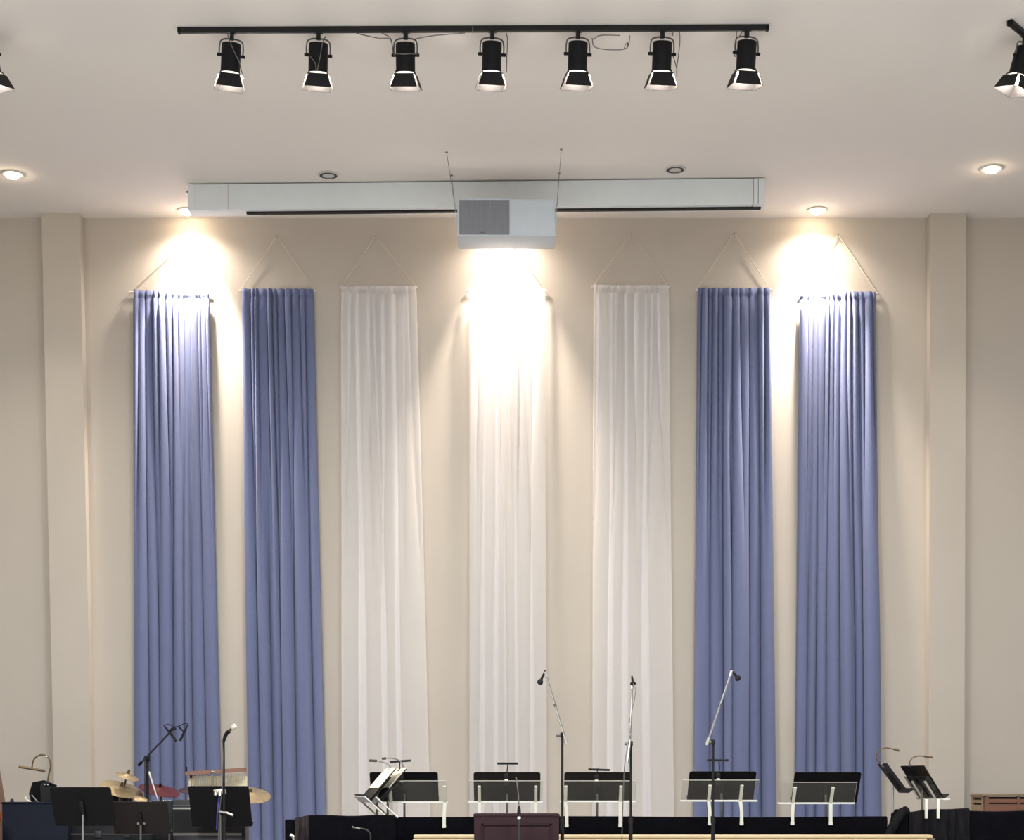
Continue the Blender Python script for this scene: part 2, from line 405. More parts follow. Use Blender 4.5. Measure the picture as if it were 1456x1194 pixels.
# ------------------------------------------------------------------ projection screen housing
Yl = PZ(267, 262, CZ - .012).y; Yr = PZ(1088, 253, CZ - .012).y
A = PZ(267, 262, CZ - .012); B = PZ(1088, 253.5, CZ - .012)
d = B - A; L = d.length
M = Matrix.Translation(A) @ Matrix.Rotation(math.atan2(d.y, d.x), 4, 'Z')
HH = A.z - P(267, 298.5, A.y).z
t = thing('projection_screen_housing', 'long white roll-up screen housing under the ceiling with a black slot', 'screen housing', (A + B) / 2)
pm = L / 821.0
s = MB(); s.box((.36 * 0 + .04, 0, -HH), (L - .105, .17, 0), M, .004); part(t, 'housing', s, M_offwhite)
s = MB(); s.box((0, -.004, -HH - .002), (.05, .174, .001), M, .004); part(t, 'end_cap', s, M_offwhite)
s = MB(); s.box((L - .10, -.004, -HH - .002), (L, .174, .001), M, .004); part(t, 'end_cap', s, M_offwhite)
s = MB(); s.box((.355, -.0015, -HH + .003), (.362, .003, -.004), M); part(t, 'seam', s, M_ring)
s = MB(); s.box((L - .063, -.0055, -HH + .003), (L - .058, .0, -.004), M); part(t, 'seam', s, M_greymetal)
s = MB(); s.box((.51, .055, -HH - .016), (L - .03, .10, -HH + .004), M); part(t, 'screen_bar', s, M_dark, label='black bar of the rolled screen in its slot')
for k in range(6):
    x = .25 + k * (L - .5) / 5
    s = MB(); s.box((x - .03, .05, -.004), (x + .03, .12, .0125), M); part(t, 'mounting_bracket', s, M_greymetal)
s = MB(); s.tube([M @ V((-.004, .05, -.05)), M @ V((-.02, .05, -.05))], .012, 8); part(t, 'motor_plug', s, M_greymetal)

# ------------------------------------------------------------------ projector enclosure
Yb = 14.3; dep = .34
bl = P(650, 336, Yb); br = P(789.5, 336, Yb); tl = P(651, 283, Yb)
t = thing('projector_enclosure', 'white projector box hung on rods below ceiling with dark grey grille', 'projector box', ((bl.x + br.x) / 2, Yb + dep / 2, bl.z))
x0, x1, z0, z1 = bl.x, br.x, bl.z, tl.z
s = MB(); s.box((x0, Yb, z0), (x1, Yb + dep, z1), None, .006); part(t, 'case', s, M_white)
g0 = P(653, 334, Yb); g1 = P(724.5, 283.5, Yb)
s = MB(); s.box((g0.x, Yb - .006, g0.z), (g1.x, Yb + .004, z1 - .006)); part(t, 'grille', s, M_grille)
s = MB()
for lo, hi in (((g0.x - .008, g0.z - .008), (g1.x + .008, g0.z)), ((g0.x - .008, z1 - .008), (g1.x + .008, z1)), ((g0.x - .008, g0.z), (g0.x, z1 - .008)), ((g1.x, g0.z), (g1.x + .008, z1 - .008))):
    s.box((lo[0], Yb - .008, lo[1]), (hi[0], Yb + .003, hi[1]))
part(t, 'grille_frame', s, M_white)
s = MB(); q = P(686, 331, Yb); s.box((q.x - .022, Yb - .009, q.z - .005), (q.x + .022, Yb - .004, q.z + .005)); part(t, 'badge', s, M_greymetal)
s = MB(); s.box((g1.x + .012, Yb - .003, z0 + .012), (x1 - .012, Yb + .004, z1 - .012)); part(t, 'access_panel', s, M_white)
for pxt, pyt, pxb in ((635, 216, 648), (798, 212, 792.5), (642, 249, 648), (795, 246, 792.5)):
    top = PZ(pxt, pyt, CZ)
    yb_ = Yb + (.05 if pyt < 230 else dep - .04)
    xb = (x0 - .012) if pxt < 700 else (x1 + .012)
    s = MB(); s.tube([top, V((xb, yb_, P(700, 300, Yb).z))], .003, 6); rd = part(t, 'hanging_rod', s, M_rodgrey)
    s = MB(); s.lathe([(.012, CZ - .006), (.012, CZ - .0005)], 12, Matrix.Translation((top.x, top.y, 0))); part(t, 'ceiling_plate', s, M_greymetal, sub=rd)
for sx, xx in ((-1, x0), (1, x1)):
    s = MB(); zb = P(700, 300, Yb).z
    s.box((min(xx, xx + sx * .02), Yb + .03, zb - .025), (max(xx, xx + sx * .02), Yb + dep - .02, zb - .005)); part(t, 'side_bracket', s, M_offwhite)

# ------------------------------------------------------------------ curtains
def smooth(a, b, x):
    x = max(0, min(1, (x - a) / (b - a))); return x * x * (3 - 2 * x)
def curtain(name, label, group, xl, xr, yt, xlb, xrb, peak, m, nf, seed, cut_right_droop=0, rodl=3, rodr=2):
    rnd = random.Random(seed); Yc = 15.965
    ta = P(xl, yt, Yc); tb = P(xr, yt, Yc); ba = P(xlb, 1120, Yc); bb = P(xrb, 1120, Yc)
    zt = ta.z; zb = .22
    def edge(a, b, z): return b.x + (a.x - b.x) * (z - b.z) / (a.z - b.z)
    t = thing(name, label, 'curtain', ((ta.x + tb.x) / 2, Yc, zb), group)
    n2 = max(4, int(nf * .55))
    cols = 280; rows = 56; OV = 2.4 if m is M_sheer else 1.05
    # random widths of folds, near the top and lower down
    def folds(n):
        ws = [rnd.uniform(.55, 1.5) for _ in range(n)]; tot = sum(ws); c = [0]
        for x in ws: c.append(c[-1] + x / tot)
        am = [rnd.uniform(.45, 1.2) for _ in range(n)]; sk = [rnd.uniform(-.22, .22) for _ in range(n)]; ex = [rnd.uniform(.8, 1.9) for _ in range(n)]
        return c, am, sk, ex
    f1 = folds(nf); f2 = folds(n2)
    def fold(fd, u):
        c, am, sk, ex = fd
        for i in range(len(am)):
            if u <= c[i + 1] or i == len(am) - 1:
                k = (u - c[i]) / (c[i + 1] - c[i]); k = max(0, min(1, k))
                k = k + sk[i] * math.sin(PI * k) * .5 * (1 - abs(2 * k - 1))
                return am[i] * (math.sin(PI * k) ** ex[i]), math.sin(2 * PI * k) / (2 * PI) * (c[i + 1] - c[i]) * (.6 + .6 * am[i])
        return 0, 0
    ph = rnd.uniform(0, 6)
    vs = []; fs = []
    hz = .075
    zs = [zt, zt - .012, zt - .035, zt - .06, zt - hz, zt - hz - .012] + [zt - hz - .012 - (zt - hz - .012 - zb) * ((k + 1) / rows) for k in range(rows)]
    for j, z in enumerate(zs):
        v = (zt - z) / (zt - zb); a = edge(ta, ba, z); b = edge(tb, bb, z)
        w2 = smooth(.02, .62, v)
        for i in range(cols + 1):
            u = i / cols
            uu = u + .012 * math.sin(ph + 7 * u + 5 * v) * u * (1 - u) * 4
            d1, s1 = fold(f1, uu); d2, s2 = fold(f2, uu + .03 * (1 - v) * math.sin(6 * u + ph) * u * (1 - u) * 4)
            dd = d1 * (1 - w2) * .062 + d2 * w2 * .100
            sd = OV * (s1 * (1 - w2) + s2 * w2)
            dd += .07 * OV * (s1 * (1 - w2) + s2 * w2)
            if z > zt - hz - .02:            # rod pocket: cloth close around the rod, tiny gathers
                k = (zt - z) / hz
                dd = dd * (.45 + .25 * k) + .004 * math.sin(u * nf * 9 + seed) + .012 * math.sin(PI * min(1, k))
            dd += .006 * math.sin(40 * u + 3 * v + ph) * (1 - w2)
            x = a + (b - a) * max(0, min(1, u - sd * (1 if z < zt - hz else .5)))
            vs.append((x, Yc - dd, z))
    n = cols + 1
    for j in range(len(zs) - 1):
        for i in range(cols): fs.append((j * n + i, j * n + i + 1, (j + 1) * n + i + 1, (j + 1) * n + i))
    s = MB(); s.add(vs, fs); cl = part(t, 'cloth', s, m, smooth=80)
    # stitched line under the rod pocket
    s = MB(); s.add([(x, y - .0015, z) for (x, y, z) in vs[4 * n:5 * n]] + [(x, y - .0015, z - .005) for (x, y, z) in vs[4 * n:5 * n]],
                    [(i, i + 1, n + i + 1, n + i) for i in range(cols)])
    part(t, 'stitching', s, m, smooth=80, sub=cl)
    rz = zt - .012; pxm = Yc / F
    ra_ = V((ta.x - rodl * pxm, Yc + .012, rz)); rb_ = V((tb.x + rodr * pxm, Yc + .012, rz))
    s = MB(); s.tube([ra_, rb_], .0085, 10); part(t, 'rod', s, M_rod)
    pk = P(peak[0], peak[1], WY - .02)
    s = MB(); s.tube([pk + V((0, .02, 0)), pk + V((0, -.012, 0))], .006, 8); part(t, 'wall_hook', s, M_greymetal)
    for e, off in ((ra_, .02), (rb_, -.02)):
        s = MB(); s.tube([e + V((off * .5, 0, .006)), pk + V((0, -.006, 0))], .0042, 6); part(t, 'cord', s, M_cord)
    return t
G1, G2 = 'slate blue curtains on the back wall', 'sheer white curtains on the back wall'
curtain('hanging_curtain', 'slate blue hanging curtain behind the cymbals, brightly lit at its top', G1, 190, 298, 413, 191, 315, (268, 338), M_blue, 13, 11, rodl=7, rodr=2)
curtain('hanging_curtain', 'slate blue hanging curtain beside the sheer white one, reaching behind the black rail end', G1, 343, 446, 411, 353, 463, (394, 336), M_blue, 11, 22)
curtain('hanging_curtain', 'sheer white hanging curtain behind the pair of steeply tilted lit music desks', G2, 486, 592, 407, 487, 611, (534, 336), M_sheer, 9, 33)
curtain('hanging_curtain', 'sheer white hanging curtain under the projector box, washed out by light', G2, 668, 775, 411, 668, 777, (722, 338), M_sheer, 11, 44, rodl=5, rodr=3)
curtain('hanging_curtain', 'sheer white hanging curtain behind the upright chrome boom microphone', G2, 844, 950, 406, 842, 957, (898, 333), M_sheer, 9, 55)
curtain('hanging_curtain', 'slate blue hanging curtain behind the boom microphone that leans over it', G1, 992, 1095, 410, 986, 1102, (1044, 332), M_blue, 11, 66)
curtain('hanging_curtain', 'slate blue hanging curtain beside the pilaster with side-on music desks, brightly lit top', G1, 1137, 1245, 415, 1130, 1251, (1192, 334), M_blue, 13, 77, rodl=1, rodr=4)

# ------------------------------------------------------------------ choir rails, lectern, low wall
def cloth_panel(name, label, x0, x1, Yf, zt, thick, m, seed, amp=.012, nf=14, ztops=None, zb=.02):
    rnd = random.Random(seed)
    t = thing(name, label, 'rail', ((x0 + x1) / 2, Yf + thick / 2, 0))
    cols = max(24, int((x1 - x0) / .03)); ph = [rnd.uniform(0, 6) for _ in range(4)]
    prof = [(-.5, zb), (-.5, zt * .35), (-.5, zt * .7), (-.5, zt - .03), (-.42, zt - .006), (0, zt), (.42, zt - .006), (.5, zt - .03), (.5, zt * .5), (.5, zb)]
    vs = []; fs = []; n = cols + 1; k = len(prof)
    for q, (yy, z) in enumerate(prof):
        for i in range(n):
            u = i / cols; x = x0 + (x1 - x0) * u
            dz = 0
            if ztops: dz = ztops(u) * (z / zt)
            dy = amp * (math.sin(u * nf * 6.3 + ph[0]) + .5 * math.sin(u * nf * 13 + ph[1])) * (1 - .6 * z / zt) * (1 if yy < 0 else -1 if yy > 0 else 0)
            vs.append((x, Yf + thick / 2 + yy * thick + dy - (amp if yy < 0 else 0) * 0, z + dz + .004 * math.sin(u * 9 + ph[2]) * (1 if z > zt * .9 else 0)))
    for q in range(k - 1):
        for i in range(cols): fs.append((q * n + i, q * n + i + 1, (q + 1) * n + i + 1, (q + 1) * n + i))
    fs.append(tuple(q * n for q in range(k))); fs.append(tuple(q * n + cols for q in reversed(range(k))))
    s = MB(); s.add(vs, fs); part(t, 'cloth_cover', s, m, smooth=50)
    return t
RYF = 13.05
zt = P(900, 1161, RYF).z
main = cloth_panel('choir_rail', 'long black cloth covered choir rail behind the pale wooden wall', P(562, 1161, RYF).x, P(1262, 1161, RYF).x, RYF, zt, .09, M_cloth, 1)
Y2 = 12.72
zt2 = P(500, 1159, Y2).z
cloth_panel('choir_rail', 'short black cloth covered rail beside the blue curtain and tilted desks', P(439, 1159, Y2).x, P(561, 1159, Y2).x, Y2, zt2, .09, M_cloth, 2)
# rail end turned back with frayed cloth
pe = thing('draped_post', 'black post with worn charcoal cloth draped at the short rail end', 'post', (P(420, 1165, 12.95).x, 12.98, 0))
s = MB(); a = P(405, 1165, 12.95); b = P(421, 1162, 12.95); s.box((a.x, 12.95, .0), (b.x, 13.05, a.z), None, .008); part(pe, 'post', s, M_cloth)
s = MB(); a = P(419, 1163, 12.93); b = P(439.5, 1158.5, 12.93)
vs = []; fs = []; rnd = random.Random(9)
for j in range(9):
    for i in range(15):
        u = i / 14; zz = a.z + (b.z - a.z) * u - .22 * j / 8 - (.05 * rnd.random() if j == 8 else 0)
        vs.append((a.x + (b.x - a.x) * u, 12.93 + .012 * math.sin(u * 17 + j * .2) + .006 * rnd.random(), zz))
for j in range(8):
    for i in range(14): fs.append((j * 15 + i, j * 15 + i + 1, (j + 1) * 15 + i + 1, (j + 1) * 15 + i))
n0 = len(vs); s.add(vs, fs)
s.add([(x, 12.955, z) for x, y, z in vs], [tuple(reversed(f)) for f in fs])
s.add([(a.x, 12.94, a.z), (b.x, 12.94, b.z), (b.x, 13.04, b.z), (a.x, 13.04, a.z)], [(0, 1, 2, 3)])
part(pe, 'frayed_cloth', s, mat('faded grey gauze cloth', (66, 60, 60), .95, var=.4, vscale=40, stretch=(1, 1, .2), spec=.05), label='worn charcoal cloth hanging in thin folds')

# right-hand drape: rolled cloth plus covered rail running on
a = P(1290, 1151, 12.95); b = P(1480, 1152, 12.95)
cloth_panel('draped_rail', 'black drape gathered in folds over a rail in front of the brown cabinet', P(1291, 1151, 12.95).x, P(1378, 1151, 12.95).x, 12.93, P(1340, 1152, 12.95).z, .08, M_clothfray, 5, amp=.022, nf=7, ztops=lambda u: .016 * math.sin(2.6 * u - .6))
cloth_panel('draped_rail', 'smooth black covered rail below the brown slotted cabinet', P(1379, 1151, 12.95).x, P(1560, 1151, 12.95).x, 12.94, P(1400, 1152.5, 12.95).z, .08, M_cloth, 6, amp=.006, nf=5)
t = thing('rolled_cloth', 'dark rolled cloth leaning over the end of the long choir rail', 'cloth', P(1270, 1187, 12.9))
p0 = P(1262, 1192, 12.86); p1 = P(1281, 1157, 12.9); p2 = P(1284, 1154, 12.98)
s = MB()
vs = []
rl = arc([p0, p0.lerp(p1, .5) + V((-.006, 0, .005)), p1, P(1288, 1152.5, 12.94)], 8)
s.tube(rl, [.036 + .002 * math.sin(i * 1.1) for i in range(len(rl))], 14)
part(t, 'roll', s, M_clothfray)
s = MB(); a = P(1278, 1152, 12.9); b = P(1291, 1151, 12.9)
s.prism([P(1262, 1193, 12.9), P(1291, 1193, 12.9), P(1291, 1154, 12.9), P(1286, 1150, 12.9), P(1277, 1150.5, 12.9), P(1272, 1158, 12.9)], (0, .10, 0)); part(t, 'hanging_end', s, M_cloth)

# pale wooden low wall
YW = 12.45
zt = P(900, 1187, YW).z
xa, xb = P(586, 1187, YW).x, P(1322, 1187, YW).x
t = thing('low_wall', 'pale maple low wall running along the stage below the choir rail', 'low wall', ((xa + xb) / 2, YW + .06, 0))
s = MB()
s.prism([(xa, YW, 0), (xb - .02, YW, 0), (xb - .02, YW, zt - .02)] + [(xa + .03 - .03 * math.sin(q * PI / 8), YW, zt - .05 + .03 * math.cos(q * PI / 8)) for q in range(5)], (0, .12, 0))
part(t, 'panel', s, M_wood)
s = MB(); s.box((xa + .01, YW - .012, zt - .022), (xb + .02, YW + .13, zt), None, .006); part(t, 'cap', s, M_wood)
for k in range(1, 7):
    x = xa + (xb - xa) * k / 7
    s = MB(); s.box((x - .02, YW - .008, 0), (x + .02, YW + .004, zt - .024)); part(t, 'stile', s, M_wood)
s = MB(); s.box((xb - .018, YW + .01, 0), (xb + .04, YW + .1, zt - .024)); part(t, 'end_post', s, M_brown2)

# lectern
YL = 11.55
a = P(674, 1157, YL); b = P(795, 1157.5, YL)
t = thing('lectern', 'dark cherry wood lectern front with a recessed panel', 'lectern', ((a.x + b.x) / 2, YL + .2, 0))
s = MB(); s.box((a.x, YL, 0), (b.x, YL + .38, a.z - .02), None, .004); part(t, 'body', s, M_lectern)
s = MB(); s.box((a.x - .004, YL - .008, a.z - .02), (b.x + .004, YL + .39, a.z), None, .004); part(t, 'top', s, M_lectern)
pa = P(684.5, 1170.5, YL); pb = P(784, 1170.5, YL)
s = MB()
s.box((pa.x, YL - .010, .12), (pa.x + .012, YL + .002, pa.z)); s.box((pb.x - .012, YL - .010, .12), (pb.x, YL + .002, pa.z)); s.box((pa.x, YL - .010, pa.z - .012), (pb.x, YL + .002, pa.z)); s.box((pa.x, YL - .01, .12), (pb.x, YL + .002, .132))
part(t, 'panel_moulding', s, M_lectern)

# ------------------------------------------------------------------ music desks
def frame(origin, yaw, tilt):
    "desk frame: x along width, z up the sloping board, -y out of its back (towards camera when yaw = 0); tilt leans the top to -y"
    return Matrix.Translation(origin) @ Matrix.Rotation(yaw, 4, 'Z') @ Matrix.Rotation(tilt, 4, 'X')
def rounded(w, h, r, n=4, lower=False):
    pts = [(-w / 2, 0), (w / 2, 0)]
    for q in range(n + 1): an = q / n * PI / 2; pts.append((w / 2 - r + r * math.cos(an), h - r + r * math.sin(an)))
    for q in range(n + 1): an = PI / 2 + q / n * PI / 2; pts.append((-w / 2 + r + r * math.cos(an), h - r + r * math.sin(an)))
    return pts
def music_stand(label, bc, w, h, yaw, tilt, m=None, lipside=1, group='black music stands', pole_m=None, screws=False, seam=None, clutch=False, rtop=.02):
    "bc: middle of the board's lower edge"
    m = m or M_black
    Mx = frame(bc, yaw, tilt)
    mid = Mx @ V((0, .0, h * .42)); back = Mx @ V((0, -.05 * lipside, h * .3))
    base = V((back.x, back.y, 0))
    t = thing('music_stand', label, 'music stand', base, group)
    s = MB(); s.prism([Mx @ V((x, -.003, z)) for x, z in rounded(w, h, rtop)], Mx.to_3x3() @ V((0, .006, 0))); bd = part(t, 'desk', s, m)
    s = MB(); s.box((-w / 2, 0, -.004), (w / 2, .055 * lipside if lipside > 0 else .004, .004) if lipside > 0 else (w / 2, .004, .004), Mx)
    if lipside < 0: s.box((-w / 2, -.055, -.004), (w / 2, 0, .004), Mx)
    part(t, 'ledge', s, m)
    bs = -1 if lipside > 0 else 1
    s = MB(); s.box((-.012, min(0, bs * .03), h * .12), (.012, max(0, bs * .03), h * .68), Mx); part(t, 'back_bracket', s, M_railblack)
    if screws:
        for sx in (-.022, .022):
            s = MB(); s.tube([Mx @ V((sx, bs * .003, h * .34)), Mx @ V((sx, bs * .014, h * .34))], .010, 10); part(t, 'screw', s, M_chrome)
    top = Mx @ V((0, bs * .035, h * .34))
    t_y = top
    s = MB(); s.tube([V((t_y.x, t_y.y, .45)), V((t_y.x, t_y.y, t_y.z))], .009, 10); part(t, 'inner_tube', s, pole_m or M_greymetal)
    s = MB(); s.tube([V((t_y.x, t_y.y, .03)), V((t_y.x, t_y.y, max(.5, t_y.z - .22)))], .014, 10); part(t, 'outer_tube', s, M_blackmatte)
    if clutch:
        zc = max(.5, t_y.z - .22)
        s = MB(); s.tube([V((t_y.x, t_y.y, zc - .02)), V((t_y.x, t_y.y, zc + .02))], .019, 10); part(t, 'clutch', s, M_chrome)
    for q in range(3):
        an = q * 2 * PI / 3 + .5
        s = MB(); s.tube([V((t_y.x, t_y.y, .09)), V((t_y.x + .17 * math.cos(an), t_y.y + .17 * math.sin(an), .008))], .008, 6); part(t, 'leg', s, M_blackmatte)
    t['_h'] = h
    del t['_h']
    return t, Mx
def rack(label, bl, br, h, yaw, tilt, arms, Y, drop=.2, group='clear acrylic music racks on the choir rail', ledge=.022):
    "clear sheet with a bright ledge, held by two ivory arms fixed to the rail"
    mid = (bl + br) / 2; w = (br - bl).length
    Mx = frame(mid, yaw, tilt)
    t = thing('acrylic_music_rack', label, 'music rack', (mid.x, mid.y, mid.z - drop), group)
    s = MB(); s.box((-w / 2, -.0025, 0), (w / 2, .0025, h), Mx); sh = part(t, 'sheet', s, M_acryl)
    s = MB(); s.box((-w / 2, -.003, h - .002), (w / 2, .003, h + .0005), Mx)
    s.box((-w / 2 - .0005, -.003, 0), (-w / 2 + .0015, .003, h), Mx); s.box((w / 2 - .0015, -.003, 0), (w / 2 + .0005, .003, h), Mx); part(t, 'polished_edge', s, M_edge2, sub=sh)
    Lx = Matrix.Translation(mid) @ Matrix.Rotation(yaw, 4, 'Z'); s = MB(); s.box((-w / 2 - .005, -.006, -.008), (w / 2 + .005, .05, .006), Lx, .002); part(t, 'ledge', s, M_acedge)
    for f, fb in arms:
        x = (f - .5) * w
        s = MB(); s.box((x - .012, -.012, .0), (x + .012, -.003, h * .78), Mx); part(t, 'support_strip', s, M_arm)
        p = Mx @ V((x, -.008, 0)); q = V((p.x + fb * .02, p.y + .0, p.z - drop * .45)); e = V((q.x, q.y, p.z - drop))
        s = MB(); wv = V((.0125, 0, 0)); tv = V((0, .008, 0))
        for u, v_ in ((p, q), (q, e)):
            s.hexa([v_ - wv - tv, v_ + wv - tv, v_ + wv + tv, v_ - wv + tv, u - wv - tv, u + wv - tv, u + wv + tv, u - wv + tv])
        part(t, 'arm', s, M_arm)
        s = MB(); s.box((e.x - .014, e.y - .01, e.z - .004), (e.x + .014, max(e.y + .012, RYF + .002), e.z + .02)); part(t, 'rail_clip', s, M_arm)
    return t
def bar_lamp(label, clip, pts, bar0, bar1, r=.009, m=None, neck_m=None, clipm=True, group='clip-on stand lamps'):
    "lamp clipped to the top edge of a desk: clip, bent neck, straight bar head"
    m = m or M_blackmatte
    t = thing('stand_lamp', label, 'lamp', clip, group)
    s = MB(); s.box(clip - V((.018, .014, .05)), clip + V((.018, .014, .006)), None, .004); part(t, 'clip', s, M_black)
    if clipm:
        s = MB(); s.box(clip + V((-.013, -.020, -.052)), clip + V((.013, -.012, -.036)), None, .003); part(t, 'clip_badge', s, M_acedge)
        s = MB(); s.lathe([(.014, -.09), (.02, -.086), (.02, -.052), (.012, -.048)], 12, Matrix.Translation(clip + V((0, -.012, 0)))); part(t, 'battery_barrel', s, M_black)
    s = MB(); s.tube(arc(pts, 8), .0045, 8); part(t, 'neck', s, neck_m or M_blackmatte)
    s = MB(); s.tube([bar0, bar1], r, 10); part(t, 'lamp_head', s, m)
    return t

YS = 13.32
def desk_center(px0, px1, pyb): return P((px0 + px1) / 2, pyb, YS + .12)
S = (YS + .12) / F
T40 = math.radians(38)
GS = 'black music desks behind the choir rail'
def straight(label, px0, px1, pyt, pyb, yaw=0, m=None, **k):
    bc = desk_center(px0, px1, pyb); w_ = (px1 - px0) * S; hv = (pyb - pyt) * S
    return music_stand(label, bc, w_, hv / math.cos(T40), math.radians(yaw), T40, m, group=GS, **k)
stA, MA = straight('black music desk beside the pair of steeply tilted lit desks', 528, 624, 1098, 1139)
stB, MBx = straight('black music desk behind the dark wooden lectern', 674, 768, 1098, 1138, m=M_brownblack)
stC, MC = straight('black music desk between the inward boom microphone and the upright one', 801.5, 895, 1098, 1138, m=M_brownblack)
stD, MD = straight('black music desk behind the boom microphone in front of the blue curtain', 977, 1071, 1097, 1137, 0, m=M_black)
stE, ME = straight('black music desk without a lamp, nearest the pilaster', 1124.5, 1218, 1098, 1140, 0, m=M_black)

def R(label, px0, px1, pyt, pyb, arms, yaw=0, drop=.19):
    Yr_ = RYF - .012
    a = P(px0, pyb, Yr_); b = P(px1, pyb, Yr_); k = Yr_ / F
    rk = rack(label, a, b, (pyb - pyt) * k / math.cos(T40), math.radians(yaw), T40, arms, Yr_, drop)
    return rk
# sheets stand a little in front of the desks, arms fall to the rail front
R('clear acrylic rack in front of the desk beside the pair of tilted lit desks', 552, 636, 1110, 1140, [(.05, 0), (.96, -.3)])
R('clear acrylic rack behind the lectern', 666, 771, 1110, 1139.5, [(.15, .0), (.91, 0)])
R('clear acrylic rack between two boom microphones', 797, 903, 1110, 1139, [(.065, .5), (.80, 0)])
R('clear acrylic rack with bent arms behind the boom microphone at the blue curtain', 969, 1076, 1109, 1138, [(.36, .4), (.78, .5)], 0, .18)
R('clear acrylic rack set off to one side of the lampless music desk', 1107, 1214, 1112, 1141.5, [(.19, -.2), (.69, 0)], 0, .16)

def desk_lamp(label, st_M, w_, h_, pxc, pyc, bar, pybar, neck):
    clip = P(pxc, pyc, YS - .10)
    Yb_ = YS + .02
    pts = [clip + V((0, 0, 0))] + [P(a, b, Yb_) for a, b in neck]
    return bar_lamp(label, clip, pts, P(bar[0], pybar[0], Yb_), P(bar[1], pybar[1], Yb_))
desk_lamp('black bar lamp clipped on the desk behind the lectern', MBx, 0, 0, 720, 1101, (707, 736.5), (1085.2, 1085.2), [(721, 1096), (722, 1085.5)])
s_ = desk_lamp('black bar lamp clipped on the desk between two boom microphones', MC, 0, 0, 848, 1102, (836.5, 867), (1093.5, 1094.5), [(849, 1098), (850, 1092)])
desk_lamp('black bar lamp clipped on the desk at the blue curtain behind a boom microphone', MD, 0, 0, 1021, 1100, (1005.5, 1035.5), (1080.5, 1080.5), [(1023, 1093), (1022, 1081)])
desk_lamp('black bar lamp clipped on the desk beside the pair of tilted desks', MA, 0, 0, 571, 1103, (554.5, 584), (1083, 1081), [(568.5, 1094), (568.5, 1082)])
desk_lamp_extra = None

# the pair of steep desks seen side-on, with lit sheet music
def side_desk(label, plabel, rlabel, llabel, dx, Yc_, neck):
    yaw = math.radians(106); tilt = math.radians(41)
    bot = P(524 + dx, 1136, Yc_); top_px = P(562 + dx, 1093, Yc_)
    hv = top_px.z - bot.z; h = hv / math.cos(tilt)
    t, Mx = music_stand(label, bot, .40, h, PI + yaw - PI, tilt, M_brownblack, lipside=1, group='side-on music desks')
    # sheet music on the player's side
    t2 = thing('sheet_music', plabel, 'sheet music', Mx @ V((0, .006, 0)))
    for k, (x0, x1) in enumerate(((-.19, -.005), (.005, .19))):
        s = MB(); s.box((x0, .005, h * .36), (x1, .008, h * (1.02 - .03 * k)), Mx); part(t2, 'page', s, M_paper)
    a = Mx @ V((-.2, -.03, -.005)); b = Mx @ V((.2, -.03, -.005))
    # acrylic sheet below with side arms
    rk = thing('acrylic_music_rack', rlabel, 'music rack', Mx @ V((0, 0, -.05)))
    s = MB(); s.box((-.21, -.016, -.01), (.21, -.012, h * .75), Mx); part(rk, 'sheet', s, M_acryl)
    s = MB(); s.box((-.215, -.02, -.016), (.215, .045, -.008), Mx); part(rk, 'ledge', s, M_acedge)
    for x in (-.17, .17):
        p = Mx @ V((x, -.018, -.01)); e = V((p.x + .13, p.y + .02, max(p.z - .12, .98)))
        s = MB(); s.tube([p, e], .007, 8); part(rk, 'arm', s, M_arm)
    # lamp
    clip = Mx @ V((0, -.004, h + .002))
    lamp = thing('stand_lamp', llabel, 'lamp', clip, 'clip-on stand lamps')
    s = MB(); s.box((-.016, -.012, h - .03), (.016, .014, h + .006), Mx, .003); part(lamp, 'clip', s, M_black)
    pts = [clip] + [P(px, py, clip.y) for px, py in neck[:-1]]
    s = MB(); s.tube(arc(pts, 8), .0045, 8); part(lamp, 'neck', s, M_greymetal)
    e0 = P(*neck[-2], clip.y); e1 = P(*neck[-1], clip.y)
    s = MB(); s.tube([e0, e1], .010, 10); part(lamp, 'lamp_head', s, M_grey)
    l = bpy.data.lights.new('stand_lamp_light', 'SPOT'); l.energy = 3.0; l.color = (1, .8, .55); l.spot_size = math.radians(130); l.spot_blend = .8; l.shadow_soft_size = .02
    lo = bpy.data.objects.new('stand_lamp_light', l); C.objects.link(lo); lo.parent = lamp
    lo.location = e1 - clip + V((0, 0, -.02)); lo.rotation_euler = (V((0, 0, 0))[0], 0, 0)
    dirv = ((Mx @ V((0, 0, h * .6))) - (e1 + V((0, 0, -.02)))).normalized(); lo.rotation_euler = dirv.to_track_quat('-Z', 'Y').to_euler()
    return t
side_desk('steep music desk seen side-on, the one toward the black post', 'lit sheet music on the steep desk toward the black post', 'clear rack under the steep desk toward the black post', 'gooseneck lamp over the steep desk toward the black post', -5, 12.99, [(554, 1089), (548, 1084.5), (536, 1081.5), (525, 1081)])
side_desk('steep music desk seen side-on, the one against the wide black desk', 'lit sheet music on the steep desk against the wide black desk', 'clear rack under the steep desk against the wide black desk', 'gooseneck lamp over the steep desk against the wide black desk', 10, 13.03, [(573, 1089), (568, 1081), (556, 1077.5), (549, 1078), (543, 1078.5)])

# side-on desks at the far pilaster
def flat_desk(label, corners, Y, dY, m, group, pole, rl=None, **k):
    "desk given by its four corners (tl,tr,br,bl) in the picture, with depth offsets so that it is a tilted board"
    pass
